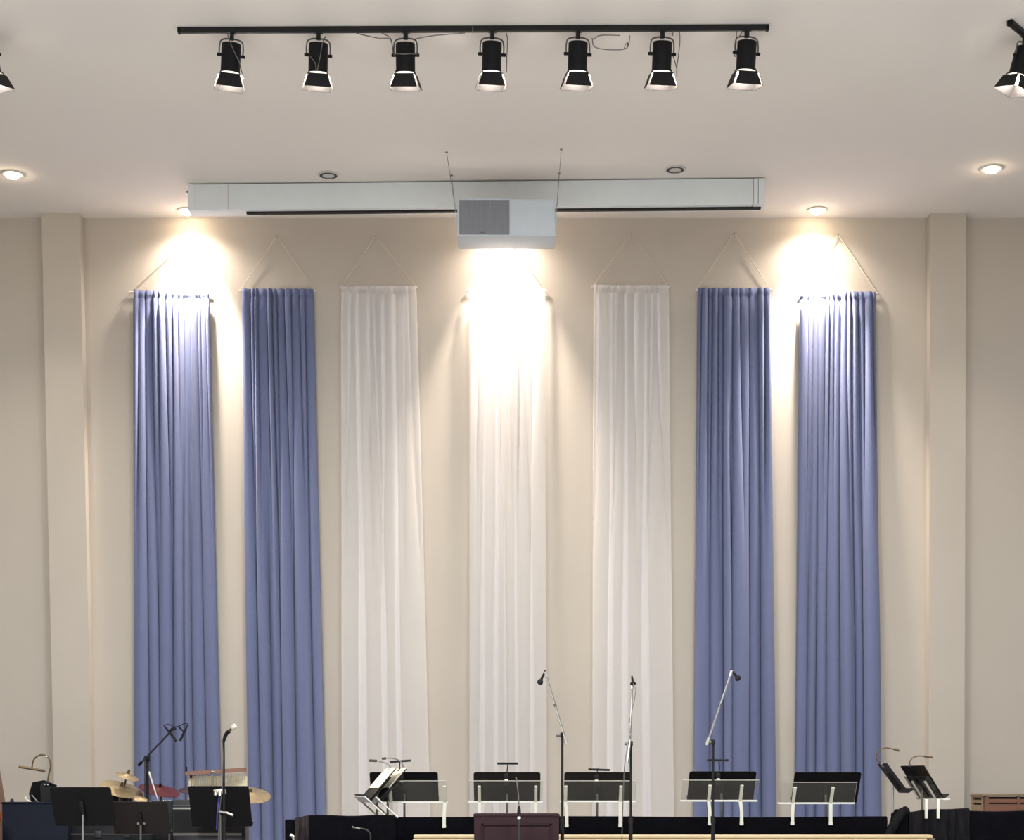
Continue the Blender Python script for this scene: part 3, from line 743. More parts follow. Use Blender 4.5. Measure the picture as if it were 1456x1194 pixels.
# F: narrow side view, player's side to the right
bcF = P(1285, 1126.5, 13.3)
tF, MF = music_stand('black music desk seen nearly edge-on beside the last blue curtain', bcF, .36, .285, math.radians(-91), math.radians(37), M_black, group='side-on music desks', pole_m=M_brightmetal, rtop=.006)
hF = .285
lp = thing('stand_lamp', 'gooseneck lamp curving over the edge-on black music desk', 'lamp', MF @ V((0, 0, hF)), 'clip-on stand lamps')
s = MB(); s.box((-.015, -.014, hF - .03), (.015, .012, hF + .008), MF, .003); part(lp, 'clip', s, M_greymetal)
cl = MF @ V((0, 0, hF))
s = MB(); s.tube(arc([cl] + [P(px, py, cl.y) for px, py in ((1247, 1080), (1246.5, 1072), (1252, 1065.5), (1260, 1063), (1272, 1065))], 8), .0045, 8); part(lp, 'neck', s, M_bronze)
s = MB(); s.tube([P(1270, 1064.6, cl.y), P(1278.5, 1066.5, cl.y)], [.007, .012], 10); part(lp, 'lamp_head', s, M_bronze)
# G: with acrylic rack
bcG = P(1325.5, 1134.5, 13.13)
wG, hG = .33, .31
tG, MG = music_stand('brown-black music desk turned sideways over the clear rack at the pilaster', bcG, wG, hG, math.radians(-71), math.radians(36), M_brownblack, group='side-on music desks', rtop=.006)
cl = MG @ V((-.02, 0, hG))
lp = thing('stand_lamp', 'gooseneck lamp curving over the sideways desk at the pilaster', 'lamp', cl, 'clip-on stand lamps')
s = MB(); s.box((-.04, -.016, hG - .11), (0.0, -.003, hG + .004), MG, .003); part(lp, 'clip', s, M_black)
s = MB(); s.tube(arc([cl] + [P(px, py, cl.y) for px, py in ((1293.5, 1083), (1297.5, 1077.5), (1305, 1074.6), (1315, 1075))], 8), .0045, 8); part(lp, 'neck', s, M_bronze)
s = MB(); s.tube([P(1314, 1075, cl.y), P(1326, 1076.5, cl.y)], .008, 10); part(lp, 'lamp_head', s, M_bronze)
rk = thing('acrylic_music_rack', 'clear acrylic rack under the sideways music desk at the pilaster', 'music rack', bcG + V((0, -.04, -.16)), 'clear acrylic music racks on the choir rail')
s = MB(); s.box((-wG / 2 - .01, -.022, 0), (wG / 2 + .01, -.018, hG * .72), MG); sh = part(rk, 'sheet', s, M_acryl)
s = MB(); s.box((-wG / 2 - .02, -.026, -.012), (wG / 2 + .02, .04, -.002), Matrix.Translation(bcG) @ Matrix.Rotation(math.radians(-71), 4, 'Z')); part(rk, 'ledge', s, M_acedge)
for x in (-.09, .09):
    s = MB(); s.box((x - .010, -.030, 0), (x + .010, -.022, hG * .58), MG); part(rk, 'support_strip', s, M_arm)
for px in (1317, 1334):
    p = P(px, 1136, 12.915); e = P(px, 1163.5, 12.915)
    s = MB(); s.box((p.x - .010, 12.903, e.z), (p.x + .010, 12.928, p.z), None, .002); part(rk, 'arm', s, M_arm)

# ------------------------------------------------------------------ microphones on stands
def mic_stand(label, px, pyt, Y, boom, mic, chrome=True, cablepts=None, pole_r=.011, extra=None, clutch=True, weight=True, group='microphone boom stands'):
    base = P(px, pyt, Y); 
    t = thing('microphone_stand', label, 'microphone stand', (base.x, Y, 0), group)
    s = MB(); s.tube([(base.x, Y, .02), (base.x, Y, P(px, 1165, Y).z)], .0135, 12); part(t, 'outer_tube', s, M_blackmatte)
    s = MB(); s.tube([(base.x, Y, P(px, 1166, Y).z), base], .009, 10); part(t, 'pole', s, M_blackmatte)
    s = MB(); s.tube([(base.x, Y, P(px, 1170, Y).z), (base.x, Y, P(px, 1160, Y).z)], .017, 12); part(t, 'clutch', s, M_blackmatte)
    for q in range(3):
        an = q * 2 * PI / 3 + .4
        s = MB(); s.tube([V((base.x, Y, .11)), V((base.x + .15 * math.cos(an), Y + .15 * math.sin(an), .01))], .009, 6); part(t, 'leg', s, M_blackmatte)
    bm_ = M_chrome if chrome else M_blackmatte
    if boom:
        pts = [P(*q) for q in boom]
        s = MB(); s.tube(pts, .0075, 8); bo = part(t, 'boom', s, bm_)
        d = (pts[-1] - pts[0]).normalized()
        if weight:
            s = MB(); s.tube([pts[0] - d * .0, pts[0] + d * .055], .0125, 10); part(t, 'counterweight', s, M_brightmetal, sub=bo)
        s = MB(); m_ = pts[0] + d * ((base - pts[0]).dot(d))
        s.box(base - V((.014, .014, .012)), base + V((.014, .014, .024)), None, .004); part(t, 'boom_joint', s, M_black)
        s = MB(); s.tube([base + V((0, 0, .006)), base + V((-.045, 0, .004))], .010, 8); part(t, 'joint_knob', s, M_black if not chrome else M_greymetal)
        md = pts[0].lerp(pts[-1], .55); s = MB(); s.tube([md - d * .012, md + d * .012], .0105, 8); part(t, 'boom_collar', s, M_greymetal, sub=bo)
        s = MB(); s.tube([pts[-1] - d * .03, pts[-1] + d * .012], .0115, 8); part(t, 'boom_tip', s, M_brightmetal if chrome else M_black, sub=bo)
    if mic:
        a, b = P(*mic[0]), P(*mic[1]); d = b - a
        mm = thing('microphone', mic[2], 'microphone', a)
        s = MB(); s.tube([a, a + d * .35, a + d * .66], [.006, .0085, .010], 10); part(mm, 'body', s, mic[3] if len(mic) > 3 else M_black)
        s = MB(); s.tube([a + d * .64, a + d * .72, a + d * .84, a + d * .96, a + d], [.011, .019, .022, .018, .005], 12); part(mm, 'head', s, mic[4] if len(mic) > 4 else M_blackmatte)
    if cablepts:
        s = MB(); s.tube(arc([P(*q) for q in cablepts], 8), .0035, 6); part(t, 'cable', s, M_greymetal)
    return t
YM = 12.1
mic_stand('black stand with chrome boom leaning toward the middle curtain, beside the lectern', 799.5, 1046, YM,
          [(806, 1058, YM - .02), (776, 957, YM - .04)], [(775.5, 953, YM - .04), (766.5, 973, YM - .04), 'black microphone hanging from the boom beside the lectern'])
mic_stand('black stand with nearly upright chrome boom in front of the sheer curtain', 897, 1058, YM,
          [(892.5, 1084, YM - .06), (896, 1052, YM - .03), (899, 974, YM + .12)], [(898.5, 961, YM + .13), (900.5, 974, YM + .11), 'black microphone atop the upright boom at the sheer curtain'],
          cablepts=[(900, 970, YM + .10), (903.5, 980, YM + .08), (902, 995, YM + .05), (898, 1012, YM), (896, 1040, YM - .03), (889, 1080, YM - .06), (887, 1110, YM - .05), (885.5, 1150, YM - .05), (884, 1200, YM - .05)], weight=False)
mic_stand('black stand with chrome boom leaning over the blue curtain', 1014, 1056, YM,
          [(1004.5, 1059, YM - .02), (1040, 955, YM - .04)], [(1039, 951, YM - .04), (1051.5, 967, YM - .04), 'black microphone hanging from the boom at the blue curtain'])
# lectern microphone in front of the lectern
t = thing('lectern_microphone', 'thin gooseneck microphone on a slim stand before the lectern', 'microphone', (P(738, 1150, 11.4).x, 11.4, 0))
x = P(738, 1150, 11.4).x
s = MB(); s.tube([(x, 11.4, .02), (x, 11.4, P(738, 1160, 11.4).z)], .0075, 10); part(t, 'pole', s, M_grey)
s = MB(); s.tube([(x, 11.4, P(738, 1157, 11.4).z), (x, 11.4, P(738, 1151, 11.4).z), (x, 11.4, P(738, 1146, 11.4).z)], [.014, .0125, .008], 10); part(t, 'holder', s, M_black)
s = MB(); s.lathe([(.01, -.008), (.0125, 0), (.01, .008)], 12, Matrix.Translation((x, 11.4, P(738, 1162.5, 11.4).z))); part(t, 'collar', s, M_acedge, label='white collar')
s = MB(); s.tube(arc([P(738, 1147, 11.4), P(737, 1130, 11.41), P(734, 1106, 11.43)], 8), .0036, 8); part(t, 'gooseneck', s, M_greymetal)
s = MB(); s.tube([P(734, 1108, 11.43), P(733.6, 1104.5, 11.43)], .0055, 8); part(t, 'capsule', s, M_greymetal)
for q in range(3):
    an = q * 2 * PI / 3
    s = MB(); s.tube([(x, 11.4, .06), (x + .2 * math.cos(an), 11.4 + .1 * math.sin(an), .008)], .006, 6); part(t, 'leg', s, M_blackmatte)

# ------------------------------------------------------------------ drum side
# vocal microphone
YV = 12.72
mic_stand('straight black stand carrying a silver-headed vocal microphone', 318, 1052, YV, None,
          [(320, 1044, YV), (335, 1031, YV - .05), 'vocal microphone with silver grille head', M_bronze, M_silver], clutch=True,
          cablepts=[(320, 1045, YV), (317.5, 1049, YV), (317, 1080, YV - .01), (316, 1120, YV - .02), (312.5, 1150, YV - .03), (310, 1200, YV - .03)], group='microphone stands by the drums')
mtop = bpy.data.objects['microphone_stand'] if False else None
t = thing('microphone_clip', 'black clip holding the vocal microphone on its stand', 'clip', P(319, 1050, YV))
s = MB(); s.tube([P(318, 1054, YV), P(319.5, 1049, YV), P(322, 1043, YV - .01)], [.011, .013, .014], 10); part(t, 'socket', s, M_black)
s = MB(); s.tube([P(322, 1042.5, YV - .01), P(326, 1039.5, YV - .02)], .0155, 10); part(t, 'cradle', s, M_black)
t = thing('clutch_handle', 'chrome clutch handle on the vocal microphone stand', 'stand clamp', P(318, 1154, YV - .02))
s = MB(); s.tube([P(311, 1154, YV - .025), P(319, 1155, YV - .03), P(323, 1155, YV - .03)], .009, 8); part(t, 'clamp', s, M_greymetal)
s = MB(); s.tube([P(322, 1155, YV - .03), P(331.5, 1159, YV - .03)], [.008, .010], 8); part(t, 'lever', s, M_brightmetal)

# drum overhead
YO = 13.75
t = thing('microphone_stand', 'dark boom stand holding a pair of crossed microphones over the cymbals', 'microphone stand', (P(209, 1100, YO).x, YO, 0), 'microphone stands by the drums')
bx = P(209.5, 1080, YO)
s = MB(); s.tube([(bx.x, YO, .02), bx], .0125, 10); part(t, 'pole', s, M_blackmatte)
s = MB(); s.tube([P(206, 1079, YO - .03), P(206, 1140, YO - .03)], .005, 6); part(t, 'side_rod', s, M_grey)
s = MB(); s.tube([P(211.5, 1097, YO - .05), P(225.5, 1141, YO - .05)], [.010, .006], 8); part(t, 'chrome_strut', s, M_brightmetal)
bo0, bo1 = P(197, 1088, YO), P(246, 1036.5, YO - .1)
s = MB(); s.tube([bo0, bo1], .0085, 8); bo = part(t, 'boom', s, M_grey)
s = MB(); s.box(bx - V((.025, .02, .012)), bx + V((.02, .02, .03)), None, .006); part(t, 'boom_joint', s, M_black)
s = MB(); s.tube([bo0, bo0 + (bo1 - bo0) * .1], .013, 8); part(t, 'counterweight', s, M_black, sub=bo)
s = MB(); s.tube(arc([P(234, 1031, YO - .1), P(240, 1029.5, YO - .1), P(247, 1033.5, YO - .1), P(256, 1031.5, YO - .1), P(262, 1028.5, YO - .1), P(267, 1029, YO - .1)], 6), .0035, 6); part(t, 'cable', s, M_black)
s = MB(); s.box(P(248, 1036, YO - .1) - V((.012, .01, .012)), P(248, 1036, YO - .1) + V((.014, .01, .012)), None, .003); part(t, 'mount', s, M_black)
for q in range(3):
    an = q * 2 * PI / 3 + .9
    s = MB(); s.tube([V((bx.x, YO, .12)), V((bx.x + .3 * math.cos(an), YO + .3 * math.sin(an), .01))], .009, 6); part(t, 'leg', s, M_blackmatte)
for k, (a, b, lab) in enumerate((((233, 1031), (251, 1053.5), 'slim black overhead microphone pointing down toward the red cymbal'), ((267, 1030), (256, 1053), 'slim black overhead microphone pointing down and inward over the chimes'))):
    a = P(*a, YO - .1); b = P(*b, YO - .1)
    mm = thing('microphone', lab, 'microphone', a)
    s = MB(); s.tube([a, a.lerp(b, .3)], [.005, .0085], 8); part(mm, 'plug', s, M_black)
    s = MB(); s.tube([a.lerp(b, .28), b], .0098, 10); part(mm, 'body', s, M_blackmatte)
    q = P(243, 1037, YO - .1) if k == 0 else P(257, 1036, YO - .1)
    s = MB(); s.tube([q, a.lerp(b, .45)], .007, 6); s.tube([q, P(249, 1033, YO - .1) if k == 0 else P(254.5, 1033, YO - .1)], .008, 6); part(mm, 'clip', s, M_black)

def cymbal_stand(label, cyms, px, pyb, Y, group='cymbal stands of the drum kit'):
    "cyms: list of (px,py,halfwidth_px,tilt_deg,pitch_deg,material)"
    c0 = P(cyms[0][0], cyms[0][1], Y)
    base = P(px, pyb, Y)
    t = thing('cymbal_stand', label, 'cymbal stand', (base.x, Y, 0), group)
    s = MB(); s.tube([(base.x, Y, .02), base, c0 + V((0, 0, .03))], .0075, 8); part(t, 'pole', s, M_bronze if cyms[0][5] is M_brass else M_greymetal)
    for q in range(3):
        an = q * 2 * PI / 3 + .3
        s = MB(); s.tube([V((base.x, Y, .2)), V((base.x + .17 * math.cos(an), Y + .17 * math.sin(an), .01))], .007, 6); part(t, 'leg', s, M_greymetal)
    for (cx_, cy_, hw, ti, pi_, m) in cyms:
        c = P(cx_, cy_, Y); r = hw * Y / F
        M = Matrix.Translation(c) @ Matrix.Rotation(math.radians(ti), 4, 'Y') @ Matrix.Rotation(math.radians(pi_), 4, 'X')
        s = MB(); s.lathe([(r, -.012), (r * .7, -.004), (r * .25, .002), (r * .2, .006), (r * .1, .018), (.004, .02), (.004, .018), (r * .1, .016), (r * .2, .004), (r * .25, 0), (r * .7, -.006), (r * .99, -.014)], 40, M); cy = part(t, 'cymbal', s, m, smooth=50)
        s = MB(); s.lathe([(.0, .05), (.009, .048), (.012, .03), (.014, .018), (.0, .017)], 12, M); part(t, 'wing_nut', s, M_black if m is not M_brass else M_bronze, sub=cy)
        s = MB(); s.lathe([(.013, -.012), (.013, .002)], 12, M); part(t, 'felt', s, M_grey, sub=cy)
    return t
cymbal_stand('bronze cymbal stand with a small cymbal above a large one', [(181.5, 1102, 17, 20, 12, M_brass), (172, 1120, 30, 18, 18, M_brass)], 172, 1140, 13.9)
cymbal_stand('stand with a tilted dark red cymbal beside the overhead microphone pole', [(227, 1121.5, 29.5, 14, 14, M_redcym)], 229, 1135, 13.99)
cymbal_stand('stand with a dark plum cymbal half hidden by the chime board', [(274, 1121.5, 20, 3, 14, M_purple)], 277, 1140, 14.2)
cymbal_stand('stand with a pale bronze cymbal sticking out beyond the black music desk', [(356, 1128.5, 29, 8, 22, M_brass)], 350, 1145, 13.95)
cymbal_stand('stand with a small low cymbal behind the grey-brown music desk', [(200, 1134, 10, 16, 22, M_brass)], 201, 1150, 13.58)

# drums just over the desk edge
def drum(label, px, py, wpx, hpx, Y, m, rim):
    c = P(px, py, Y); r = wpx / 2 * Y / F; h = hpx * Y / F
    t = thing('drum', label, 'drum', (c.x, Y, 0), 'drums')
    s = MB(); s.lathe([(r, c.z - h), (r, c.z - .006)], 28, Matrix.Translation((c.x, Y, 0))); part(t, 'shell', s, m)
    s = MB(); s.lathe([(r + .006, c.z - .014), (r + .008, c.z), (r - .006, c.z + .002), (r - .008, c.z - .008)], 28, Matrix.Translation((c.x, Y, 0))); part(t, 'rim', s, rim)
    s = MB(); s.lathe([(r - .004, c.z - .008), (0, c.z - .007)], 28, Matrix.Translation((c.x, Y, 0))); part(t, 'head', s, M_paper)
    for q in range(8):
        an = q * PI / 4 + .2
        s = MB(); x = c.x + (r + .008) * math.cos(an); y = Y + (r + .008) * math.sin(an)
        s.tube([(x, y, c.z - h * .7), (x, y, c.z - .004)], .005, 6); part(t, 'lug', s, rim)
    for q in range(3):
        an = q * 2 * PI / 3 + .5
        s = MB(); s.tube([V((c.x + r * .8 * math.cos(an), Y + r * .8 * math.sin(an), c.z - h)), V((c.x + r * 1.1 * math.cos(an), Y + r * 1.1 * math.sin(an), .005))], .008, 6); part(t, 'leg', s, M_greymetal)
    return t
drum('small black drum under the stacked bronze cymbals', 170, 1129, 34, 50, 14.3, M_black, M_greymetal)
drum('wide dark drum behind the grey-brown music desk', 238, 1138.5, 46, 60, 14.35, M_black, M_chrome)

# bar chimes with cream board
YC_ = 13.55
t = thing('bar_chimes', 'bar chimes hanging from a pinkish wooden beam before a cream board', 'chimes', (P(310, 1100, YC_).x, YC_, 0))
a, b = P(264, 1098.5, YC_), P(350, 1094, YC_)
dv = (b - a); up_ = V((0, 0, .021))
s = MB(); s.hexa([a + V((0, -.02, -.021)), b + V((0, -.02, -.017)), b + V((0, .02, -.017)), a + V((0, .02, -.021)), a + V((0, -.02, .009)), b + V((0, -.02, .017)), b + V((0, .02, .017)), a + V((0, .02, .009))]); part(t, 'beam', s, M_chimebar)
s = MB(); q0, q1 = P(268.5, 1135, YC_ + .06), P(351.5, 1103, YC_ + .06)
s.box((q0.x, YC_ + .05, q0.z - .05), (q1.x, YC_ + .065, q1.z), None, .003); part(t, 'cream_board', s, M_cream)
ch = None
for k in range(30):
    x = P(272 + k * 2.6, 1103, YC_).x; zt_ = P(272, 1100.5 - k * .14, YC_).z; L_ = .16 - .0036 * k
    s = MB(); s.tube([(x, YC_ + .005, zt_ - .012 - L_), (x, YC_ + .005, zt_ - .012)], .0042, 6); part(t, 'chime', s, M_chime)
s = MB(); s.tube([P(302, 1094, YC_ - .03), P(302, 1200, YC_ - .03)], .007, 8); part(t, 'stand_post', s, M_chrome)
s = MB(); s.tube([P(300.5, 1097, YC_ - .035), P(306, 1098.5, YC_ - .03)], .011, 8); part(t, 'beam_clamp', s, M_chrome)
s = MB(); s.tube([P(265.5, 1089.5, YC_), P(265.5, 1097, YC_)], .005, 6); s.tube([P(271.5, 1102, YC_ - .01), P(271.5, 1106, YC_ - .01)], .011, 6); part(t, 'peg', s, M_black)
s = MB(); s.box((q0.x + .01, YC_ + .05, .0), (q0.x + .04, YC_ + .08, q0.z)); s.box((q1.x - .04, YC_ + .05, .0), (q1.x - .01, YC_ + .08, q0.z)); s.tube([P(302, 1199, YC_ - .03), V((P(302, 1199, YC_ - .03).x, YC_ - .03, .01))], .01, 8); part(t, 'support', s, M_black)

# amplifier cabinet and rack under the chimes
YA = 13.25
a = P(245, 1137, YA); b = P(347, 1137, YA)
t = thing('amplifier_cabinet', 'black amplifier cabinet with silver trim strips below the chimes', 'amplifier', ((a.x + b.x) / 2, YA + .12, 0))
s = MB(); s.box((a.x, YA, 0), (b.x, YA + .24, a.z), None, .008); part(t, 'cabinet', s, M_grey)
for y0, y1, mm in ((1144.2, 1146, M_greymetal), (1148, 1150.2, M_brightmetal), (1184, 1187.5, M_greymetal)):
    s = MB(); z1 = P(0, y0, YA).z; z0 = P(0, y1, YA).z; s.box((a.x + .005, YA - .006, z0), (b.x - .02, YA + .004, z1)); part(t, 'trim_strip', s, mm)
s = MB(); s.box((a.x + .01, YA - .004, P(0, 1183, YA).z), (b.x - .025, YA + .004, P(0, 1152, YA).z)); part(t, 'speaker_cloth', s, M_blackmatte)
s = MB(); s.box((b.x - .018, YA - .01, 0), (b.x + .008, YA + .03, P(0, 1175, YA).z)); part(t, 'side_strip', s, M_black)
a = P(228, 1138.5, YA); b = P(245, 1138.5, YA)
t = thing('equipment_case', 'narrow black equipment case between grey-brown desk and amplifier', 'case', ((a.x + b.x) / 2, YA + .1, 0))
s = MB(); s.box((a.x - .06, YA + .005, 0), (b.x - .004, YA + .2, a.z), None, .006); part(t, 'body', s, M_black)
s = MB(); s.tube([P(255 - 1, 1166, YA - .01), P(256 - 1, 1196, YA - .01)], .004, 6); 
s2 = MB(); s2.box((b.x - .03, YA - .004, .3), (b.x - .018, YA + .008, P(0, 1165, YA).z)); part(t, 'corner_strip', s2, M_greymetal)

a = P(99, 1171, 13.30); b = P(221, 1171, 13.30)
t = thing('road_case', 'low black road case on the floor below the music desks', 'case', ((a.x + b.x) / 2, 13.37, 0))
s = MB(); s.box((a.x, 13.30, 0), (b.x, 13.44, a.z), None, .01); part(t, 'body', s, M_black)
s = MB(); s.box((a.x - .004, 13.294, a.z - .09), (b.x + .004, 13.446, a.z - .075)); part(t, 'lid_strip', s, M_grey)
for x_ in (a.x + .2, b.x - .25):
    s = MB(); s.box((x_, 13.29, a.z - .11), (x_ + .05, 13.302, a.z - .055), None, .003); part(t, 'latch', s, M_grey)
# music desks on the drum side
def plain(label, px0, px1, pyt, pyb, Y, m, yaw=0, tilt=30, **k):
    S_ = Y / F; tl_ = math.radians(tilt)
    return music_stand(label, P((px0 + px1) / 2, pyb, Y), (px1 - px0) * S_, (pyb - pyt) * S_ / math.cos(tl_), math.radians(yaw), tl_, m, group='music desks by the drums', **k)
sH, MH = plain('black music desk with a chrome post in front of the navy case', 79, 165, 1119, 1173, 12.75, M_black, clutch=True, pole_m=M_chrome)
sI, MI = plain('grey-brown music desk with two chrome screws by the black equipment case', 163, 243.5, 1139.5, 1184.5, 13.0, M_brownblack, screws=True)
sJ, MJ = plain('black music desk behind the vocal microphone stand with a chrome lamp', 273.5, 359, 1117.5, 1174, 13.1, M_black)
# chrome lamp on J
cl = P(311, 1122, 12.86)
t = thing('stand_lamp', 'chrome round clip lamp on the black desk behind the vocal microphone', 'lamp', cl, 'clip-on stand lamps')
s = MB(); s.tube([P(304.5, 1126.5, 12.88), P(319.5, 1124, 12.88)], .022, 14); part(t, 'shade', s, M_brightmetal)
for px in (306, 312.5):
    s = MB(); s.tube([P(px, 1124, 12.86), P(px, 1131, 12.85)], [.012, .014], 10); part(t, 'bulb_cover', s, M_chrome)
s = MB(); s.tube([P(320, 1122, 12.86), P(321, 1128, 12.86)], .008, 8); part(t, 'arm', s, M_chrome)
s = MB(); s.tube(arc([P(312, 1130, 12.86), P(311, 1140, 12.86), P(309.5, 1152, 12.84), P(308, 1180, 12.84)], 6), .006, 6); part(t, 'blue_cable', s, mat('blue cable jacket', (58, 62, 130), .5), label='blue cable')

# navy case, tilted amp with lamp
YN = 13.2
a = P(3, 1140.5, YN); b = P(96, 1140.5, YN)
t = thing('keyboard_case', 'dark navy upright keyboard case beside the music desks', 'keyboard', ((a.x + b.x) / 2, YN + .17, 0))
s = MB(); s.prism([(a.x, YN, 0), (b.x, YN, 0), (b.x, YN, a.z), (a.x, YN, a.z - .002)], (0, .22, 0)); part(t, 'body', s, M_navy)
s = MB(); s.box((a.x - .006, YN - .008, a.z - .012), (b.x, YN + .23, a.z + .003), None, .004); part(t, 'lid', s, M_navy)
s = MB(); s.lathe([(.001, a.z + .028), (.012, a.z + .024), (.016, a.z + .002), (.016, a.z)], 12, Matrix.Translation((P(17, 1138, YN + .1).x, YN + .1, 0))); part(t, 'knob', s, M_brownblack)
YK = 13.62
bc = P(60.5, 1139.5, YK)
t = thing('music_stand', 'dark music desk tilted behind the navy case under the bronze curved lamp', 'music stand', (bc.x, YK, 0), 'music desks by the drums')
pl = [P(44, 1141, YK), P(76, 1141, YK), P(79.5, 1116, YK - .02), P(62, 1109, YK - .04), P(46, 1112, YK - .04), P(41, 1128, YK)]
s = MB(); s.prism(pl, (0, .03, 0)); part(t, 'desk', s, M_black)
s = MB(); s.prism([P(58, 1139, YK - .05), P(73, 1138, YK - .05), P(76, 1122, YK - .05), P(63, 1111, YK - .05), P(57, 1116, YK - .05)], (0, .02, 0)); part(t, 'clip_box', s, M_railblack)
s = MB(); s.tube([P(45, 1130, YK - .05), P(53.5, 1140, YK - .05)], .006, 6); part(t, 'page_holder', s, M_greymetal)
for q in ((64, 1115), (68, 1115.5)):
    s = MB(); c_ = P(q[0], q[1], YK - .06); s.lathe([(0, .007), (.006, .004), (.007, -.004), (0, -.007)], 8, Matrix.Translation(c_)); part(t, 'screw', s, M_chrome)
s = MB(); s.tube([(bc.x, YK + .05, .02), (bc.x, YK + .05, bc.z + .02)], .012, 8); part(t, 'pole', s, M_blackmatte)
for q in range(3):
    an = q * 2 * PI / 3 + .5
    s = MB(); s.tube([V((bc.x, YK + .05, .1)), V((bc.x + .2 * math.cos(an), YK + .05 + .2 * math.sin(an), .008))], .008, 6); part(t, 'leg', s, M_blackmatte)
s = MB(); s.lathe([(0, .012), (.009, .006), (.011, -.004), (.006, -.012)], 10, Matrix.Translation(P(36.5, 1134.5, YK))); s.tube([P(36.5, 1136, YK), P(44, 1140, YK)], .006, 6); part(t, 'white_knob', s, M_acedge)
lp = thing('stand_lamp', 'bronze swan-neck bar lamp above the navy case', 'lamp', P(68, 1110, YK - .05), 'clip-on stand lamps')
s = MB(); s.tube(arc([P(q[0], q[1], YK - .05) for q in ((67.5, 1113), (69.5, 1100), (72, 1090), (70.5, 1080), (66, 1074.5), (59, 1072.7), (51.5, 1076), (47, 1082), (45.5, 1091))], 6), .0062, 8); part(lp, 'neck', s, M_bronze)
s = MB(); s.tube([P(27, 1089.8, YK - .05), P(64, 1095.8, YK - .05)], .0105, 10); part(lp, 'lamp_head', s, M_bronze)
s = MB(); s.tube([P(65, 1075, YK - .05), P(67.5, 1076, YK - .05)], .0075, 8); part(lp, 'neck_joint', s, M_chrome, label='bright joint')
s = MB(); s.box(P(67.5, 1116, YK - .05) - V((.014, .014, .01)), P(67.5, 1112, YK - .05) + V((.014, .012, .004)), None, .003); part(lp, 'clip', s, M_black)

# upright bass at the edge of the view
YBs = 14.2
cxb = P(-44, 1120, YBs).x; k = YBs / F
t = thing('double_bass', 'brown varnished double bass standing beside the navy case', 'double bass', (cxb, YBs, 0))
outl = [(0, 1062), (6, 1064), (10, 1074), (33, 1084), (36, 1100), (39, 1120), (43, 1145), (46, 1170), (38, 1200), (34, 1215), (42, 1232), (54, 1262), (52, 1295), (30, 1318), (0, 1322)]
def bz(py): return P(0, py, YBs).z
pts = [(cxb + dx * k, YBs, max(.06, bz(py))) for dx, py in outl] + [(cxb - dx * k, YBs, max(.06, bz(py))) for dx, py in reversed(outl[1:-1])]
s = MB(); s.prism(pts, (0, .18, 0)); part(t, 'body', s, M_bass)
s = MB(); s.box((cxb - .02, YBs - .05, bz(1180)), (cxb + .02, YBs + .02, bz(985))); part(t, 'neck', s, M_black)
s = MB(); s.box((cxb - .03, YBs - .03, bz(985)), (cxb + .03, YBs + .05, bz(950)), None, .012); part(t, 'scroll', s, M_bass)
for q in (-1, 1):
    s = MB(); s.tube([(cxb, YBs, bz(968)), (cxb + q * .09, YBs, bz(968))], .008, 6); part(t, 'tuning_peg', s, M_black)
s = MB(); s.tube([(cxb, YBs + .09, 0), (cxb, YBs + .09, .08)], .01, 8); part(t, 'end_pin', s, M_chrome)
s = MB(); s.box((cxb - .05, YBs - .06, bz(1205)), (cxb + .05, YBs, bz(1195))); part(t, 'bridge', s, M_wood)
# electric guitar with sunburst body, only its edge in view
YG = 12.9; k = YG / F; cg = P(-28.5, 1180, YG)
t = thing('guitar', 'orange sunburst guitar on a stand at the navy case corner', 'guitar', (cg.x, YG, 0))
o2 = [(0, 1140), (14, 1142), (24, 1148), (28, 1160), (26, 1172), (23, 1182), (27, 1196), (34, 1212), (32, 1232), (18, 1246), (0, 1248)]
pts = [(cg.x + dx * k, YG, P(0, py, YG).z) for dx, py in o2] + [(cg.x - dx * k, YG, P(0, py, YG).z) for dx, py in reversed(o2[1:-1])]
s = MB(); s.prism(pts, (0, .05, 0)); part(t, 'body', s, M_sunburst)
s = MB(); s.prism([V(p_) + V((0, -.002, 0)) for p_ in [(cg.x + (q[0] - cg.x) * 1.02, q[1], q[2]) for q in pts]], (0, .002 - .001, 0)) if False else s.box((cg.x - .025, YG - .02, P(0, 1215, YG).z), (cg.x + .025, YG, P(0, 1060, YG).z)); part(t, 'neck', s, M_black)
s = MB(); s.box((cg.x - .04, YG - .01, P(0, 1060, YG).z), (cg.x + .04, YG + .01, P(0, 1030, YG).z), None, .004); part(t, 'headstock', s, M_brownblack)
s = MB(); s.tube([(cg.x, YG + .08, .01), (cg.x, YG + .06, P(0, 1200, YG).z)], .012, 8); s.tube([(cg.x - .2, YG - .1, .01), (cg.x, YG + .08, .3), (cg.x + .2, YG - .1, .01)], .01, 8); part(t, 'stand', s, M_blackmatte)

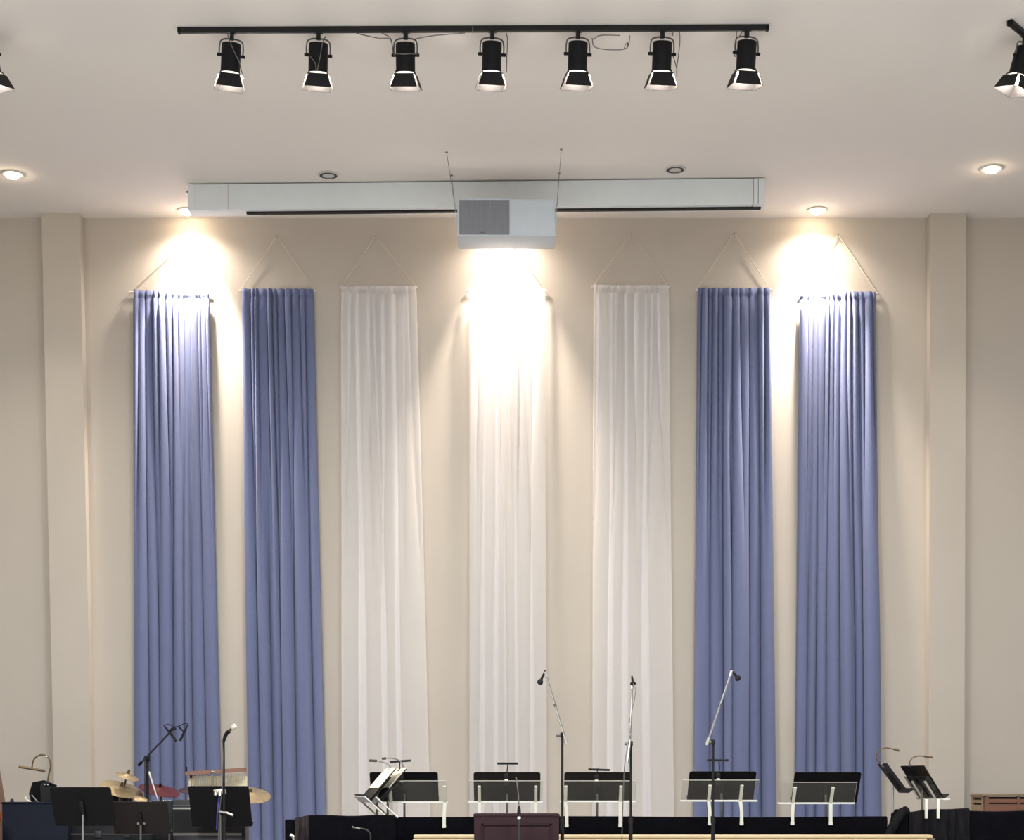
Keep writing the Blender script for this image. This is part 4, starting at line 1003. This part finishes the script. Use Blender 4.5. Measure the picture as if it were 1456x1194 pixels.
# small things low at the rail
t = thing('stand_lamp', 'grey gooseneck lamp bending in front of the short black rail', 'lamp', (P(527, 1190, 12.6).x, 12.6, 0), 'clip-on stand lamps')
s = MB(); s.tube(arc([P(527, 1215, 12.6), P(527, 1196, 12.6), P(526.5, 1186, 12.6), P(522, 1180, 12.6), P(514, 1177.8, 12.6), P(506, 1177, 12.6)], 8), .006, 8); nk = part(t, 'neck', s, M_grey)
s = MB(); s.tube([P(512, 1178, 12.6), P(506, 1177, 12.6)], .008, 8); part(t, 'sleeve', s, M_greymetal)
s = MB(); s.lathe([(0, .010), (.009, .004), (.009, -.004), (0, -.010)], 10, Matrix.Translation(P(501.8, 1175.8, 12.6))); s.tube([P(506, 1177, 12.6), P(502, 1176, 12.6)], .005, 6); part(t, 'tip', s, M_greymetal)
s = MB(); x = P(527, 1190, 12.6).x; s.tube([(x, 12.6, .02), (x, 12.6, P(527, 1214, 12.6).z)], .012, 8); s.lathe([(.13, 0), (.13, .015), (.02, .03)], 20, Matrix.Translation((x, 12.6, 0))); part(t, 'base', s, M_blackmatte)
t = thing('stand_clamp', 'bright metal clamp standing before the draped black post', 'clamp', (P(416, 1190, 12.7).x, 12.7, 0))
s = MB(); s.tube([P(412.5, 1186.5, 12.7), P(418, 1190, 12.7)], [.014, .012], 10); s.tube([P(417, 1189, 12.7), P(418, 1200, 12.7)], .009, 8); part(t, 'clamp', s, M_brightmetal)
s = MB(); x = P(418, 1190, 12.7).x; s.tube([(x, 12.7, .01), (x, 12.7, P(418, 1199, 12.7).z)], .011, 8); s.lathe([(.12, 0), (.12, .012), (.02, .026)], 20, Matrix.Translation((x, 12.7, 0))); part(t, 'pole', s, M_blackmatte)

# ------------------------------------------------------------------ brown slotted cabinet
YB2 = 15.2; YBK = 15.58
fl = P(1397.5, 1128, YB2); e = P(1510, 1128, YB2); zt = fl.z
t = thing('slotted_cabinet', 'brown wooden cabinet with slotted front against the wall', 'cabinet', ((fl.x + e.x) / 2, YB2 + .2, 0))
z = lambda py: P(0, py, YB2).z
s = MB(); s.box((fl.x + .02, YB2 + .024, 0), (e.x, YBK - .01, zt - .03)); part(t, 'body', s, M_dark)
s = MB(); s.box((fl.x - .012, YB2 - .014, zt - .022), (e.x, YBK + .01, zt), None, .003); part(t, 'top', s, M_brown2)
# side wall: boards with two open slots between them
for z0, z1 in ((0, z(1144.2)), (z(1141.6), z(1137)), (z(1134.2), zt - .024)):
    s = MB(); s.box((fl.x, YB2 + .02, z0), (fl.x + .018, YBK, z1)); part(t, 'side_board', s, M_brown2)
for y0, y1 in ((YB2 + .0, YB2 + .05), (YBK - .05, YBK)):
    s = MB(); s.box((fl.x - .001, y0, 0), (fl.x + .02, y1, zt - .023)); part(t, 'side_stile', s, M_brown2)
for p0, p1 in ((1130.6, 1131.6), (1135.8, 1141), (1143, 1190)):
    s = MB(); s.box((fl.x + .02, YB2 + .006, max(0, z(p1)) if p1 < 1180 else 0), (e.x, YB2 + .024, z(p0))); part(t, 'front_board', s, M_brown)
for k in range(4):
    q = 1397.5 + (0 if k == 0 else 49 + 43 * (k - 1)); x0 = P(q, 1130, YB2).x; x1 = P(q + (8.5 if k == 0 else 3.5), 1130, YB2).x
    s = MB(); s.box((x0 if k else x0 + .003, YB2, 0), (x1, YB2 + .024, zt - .023)); part(t, 'stile', s, M_brown)
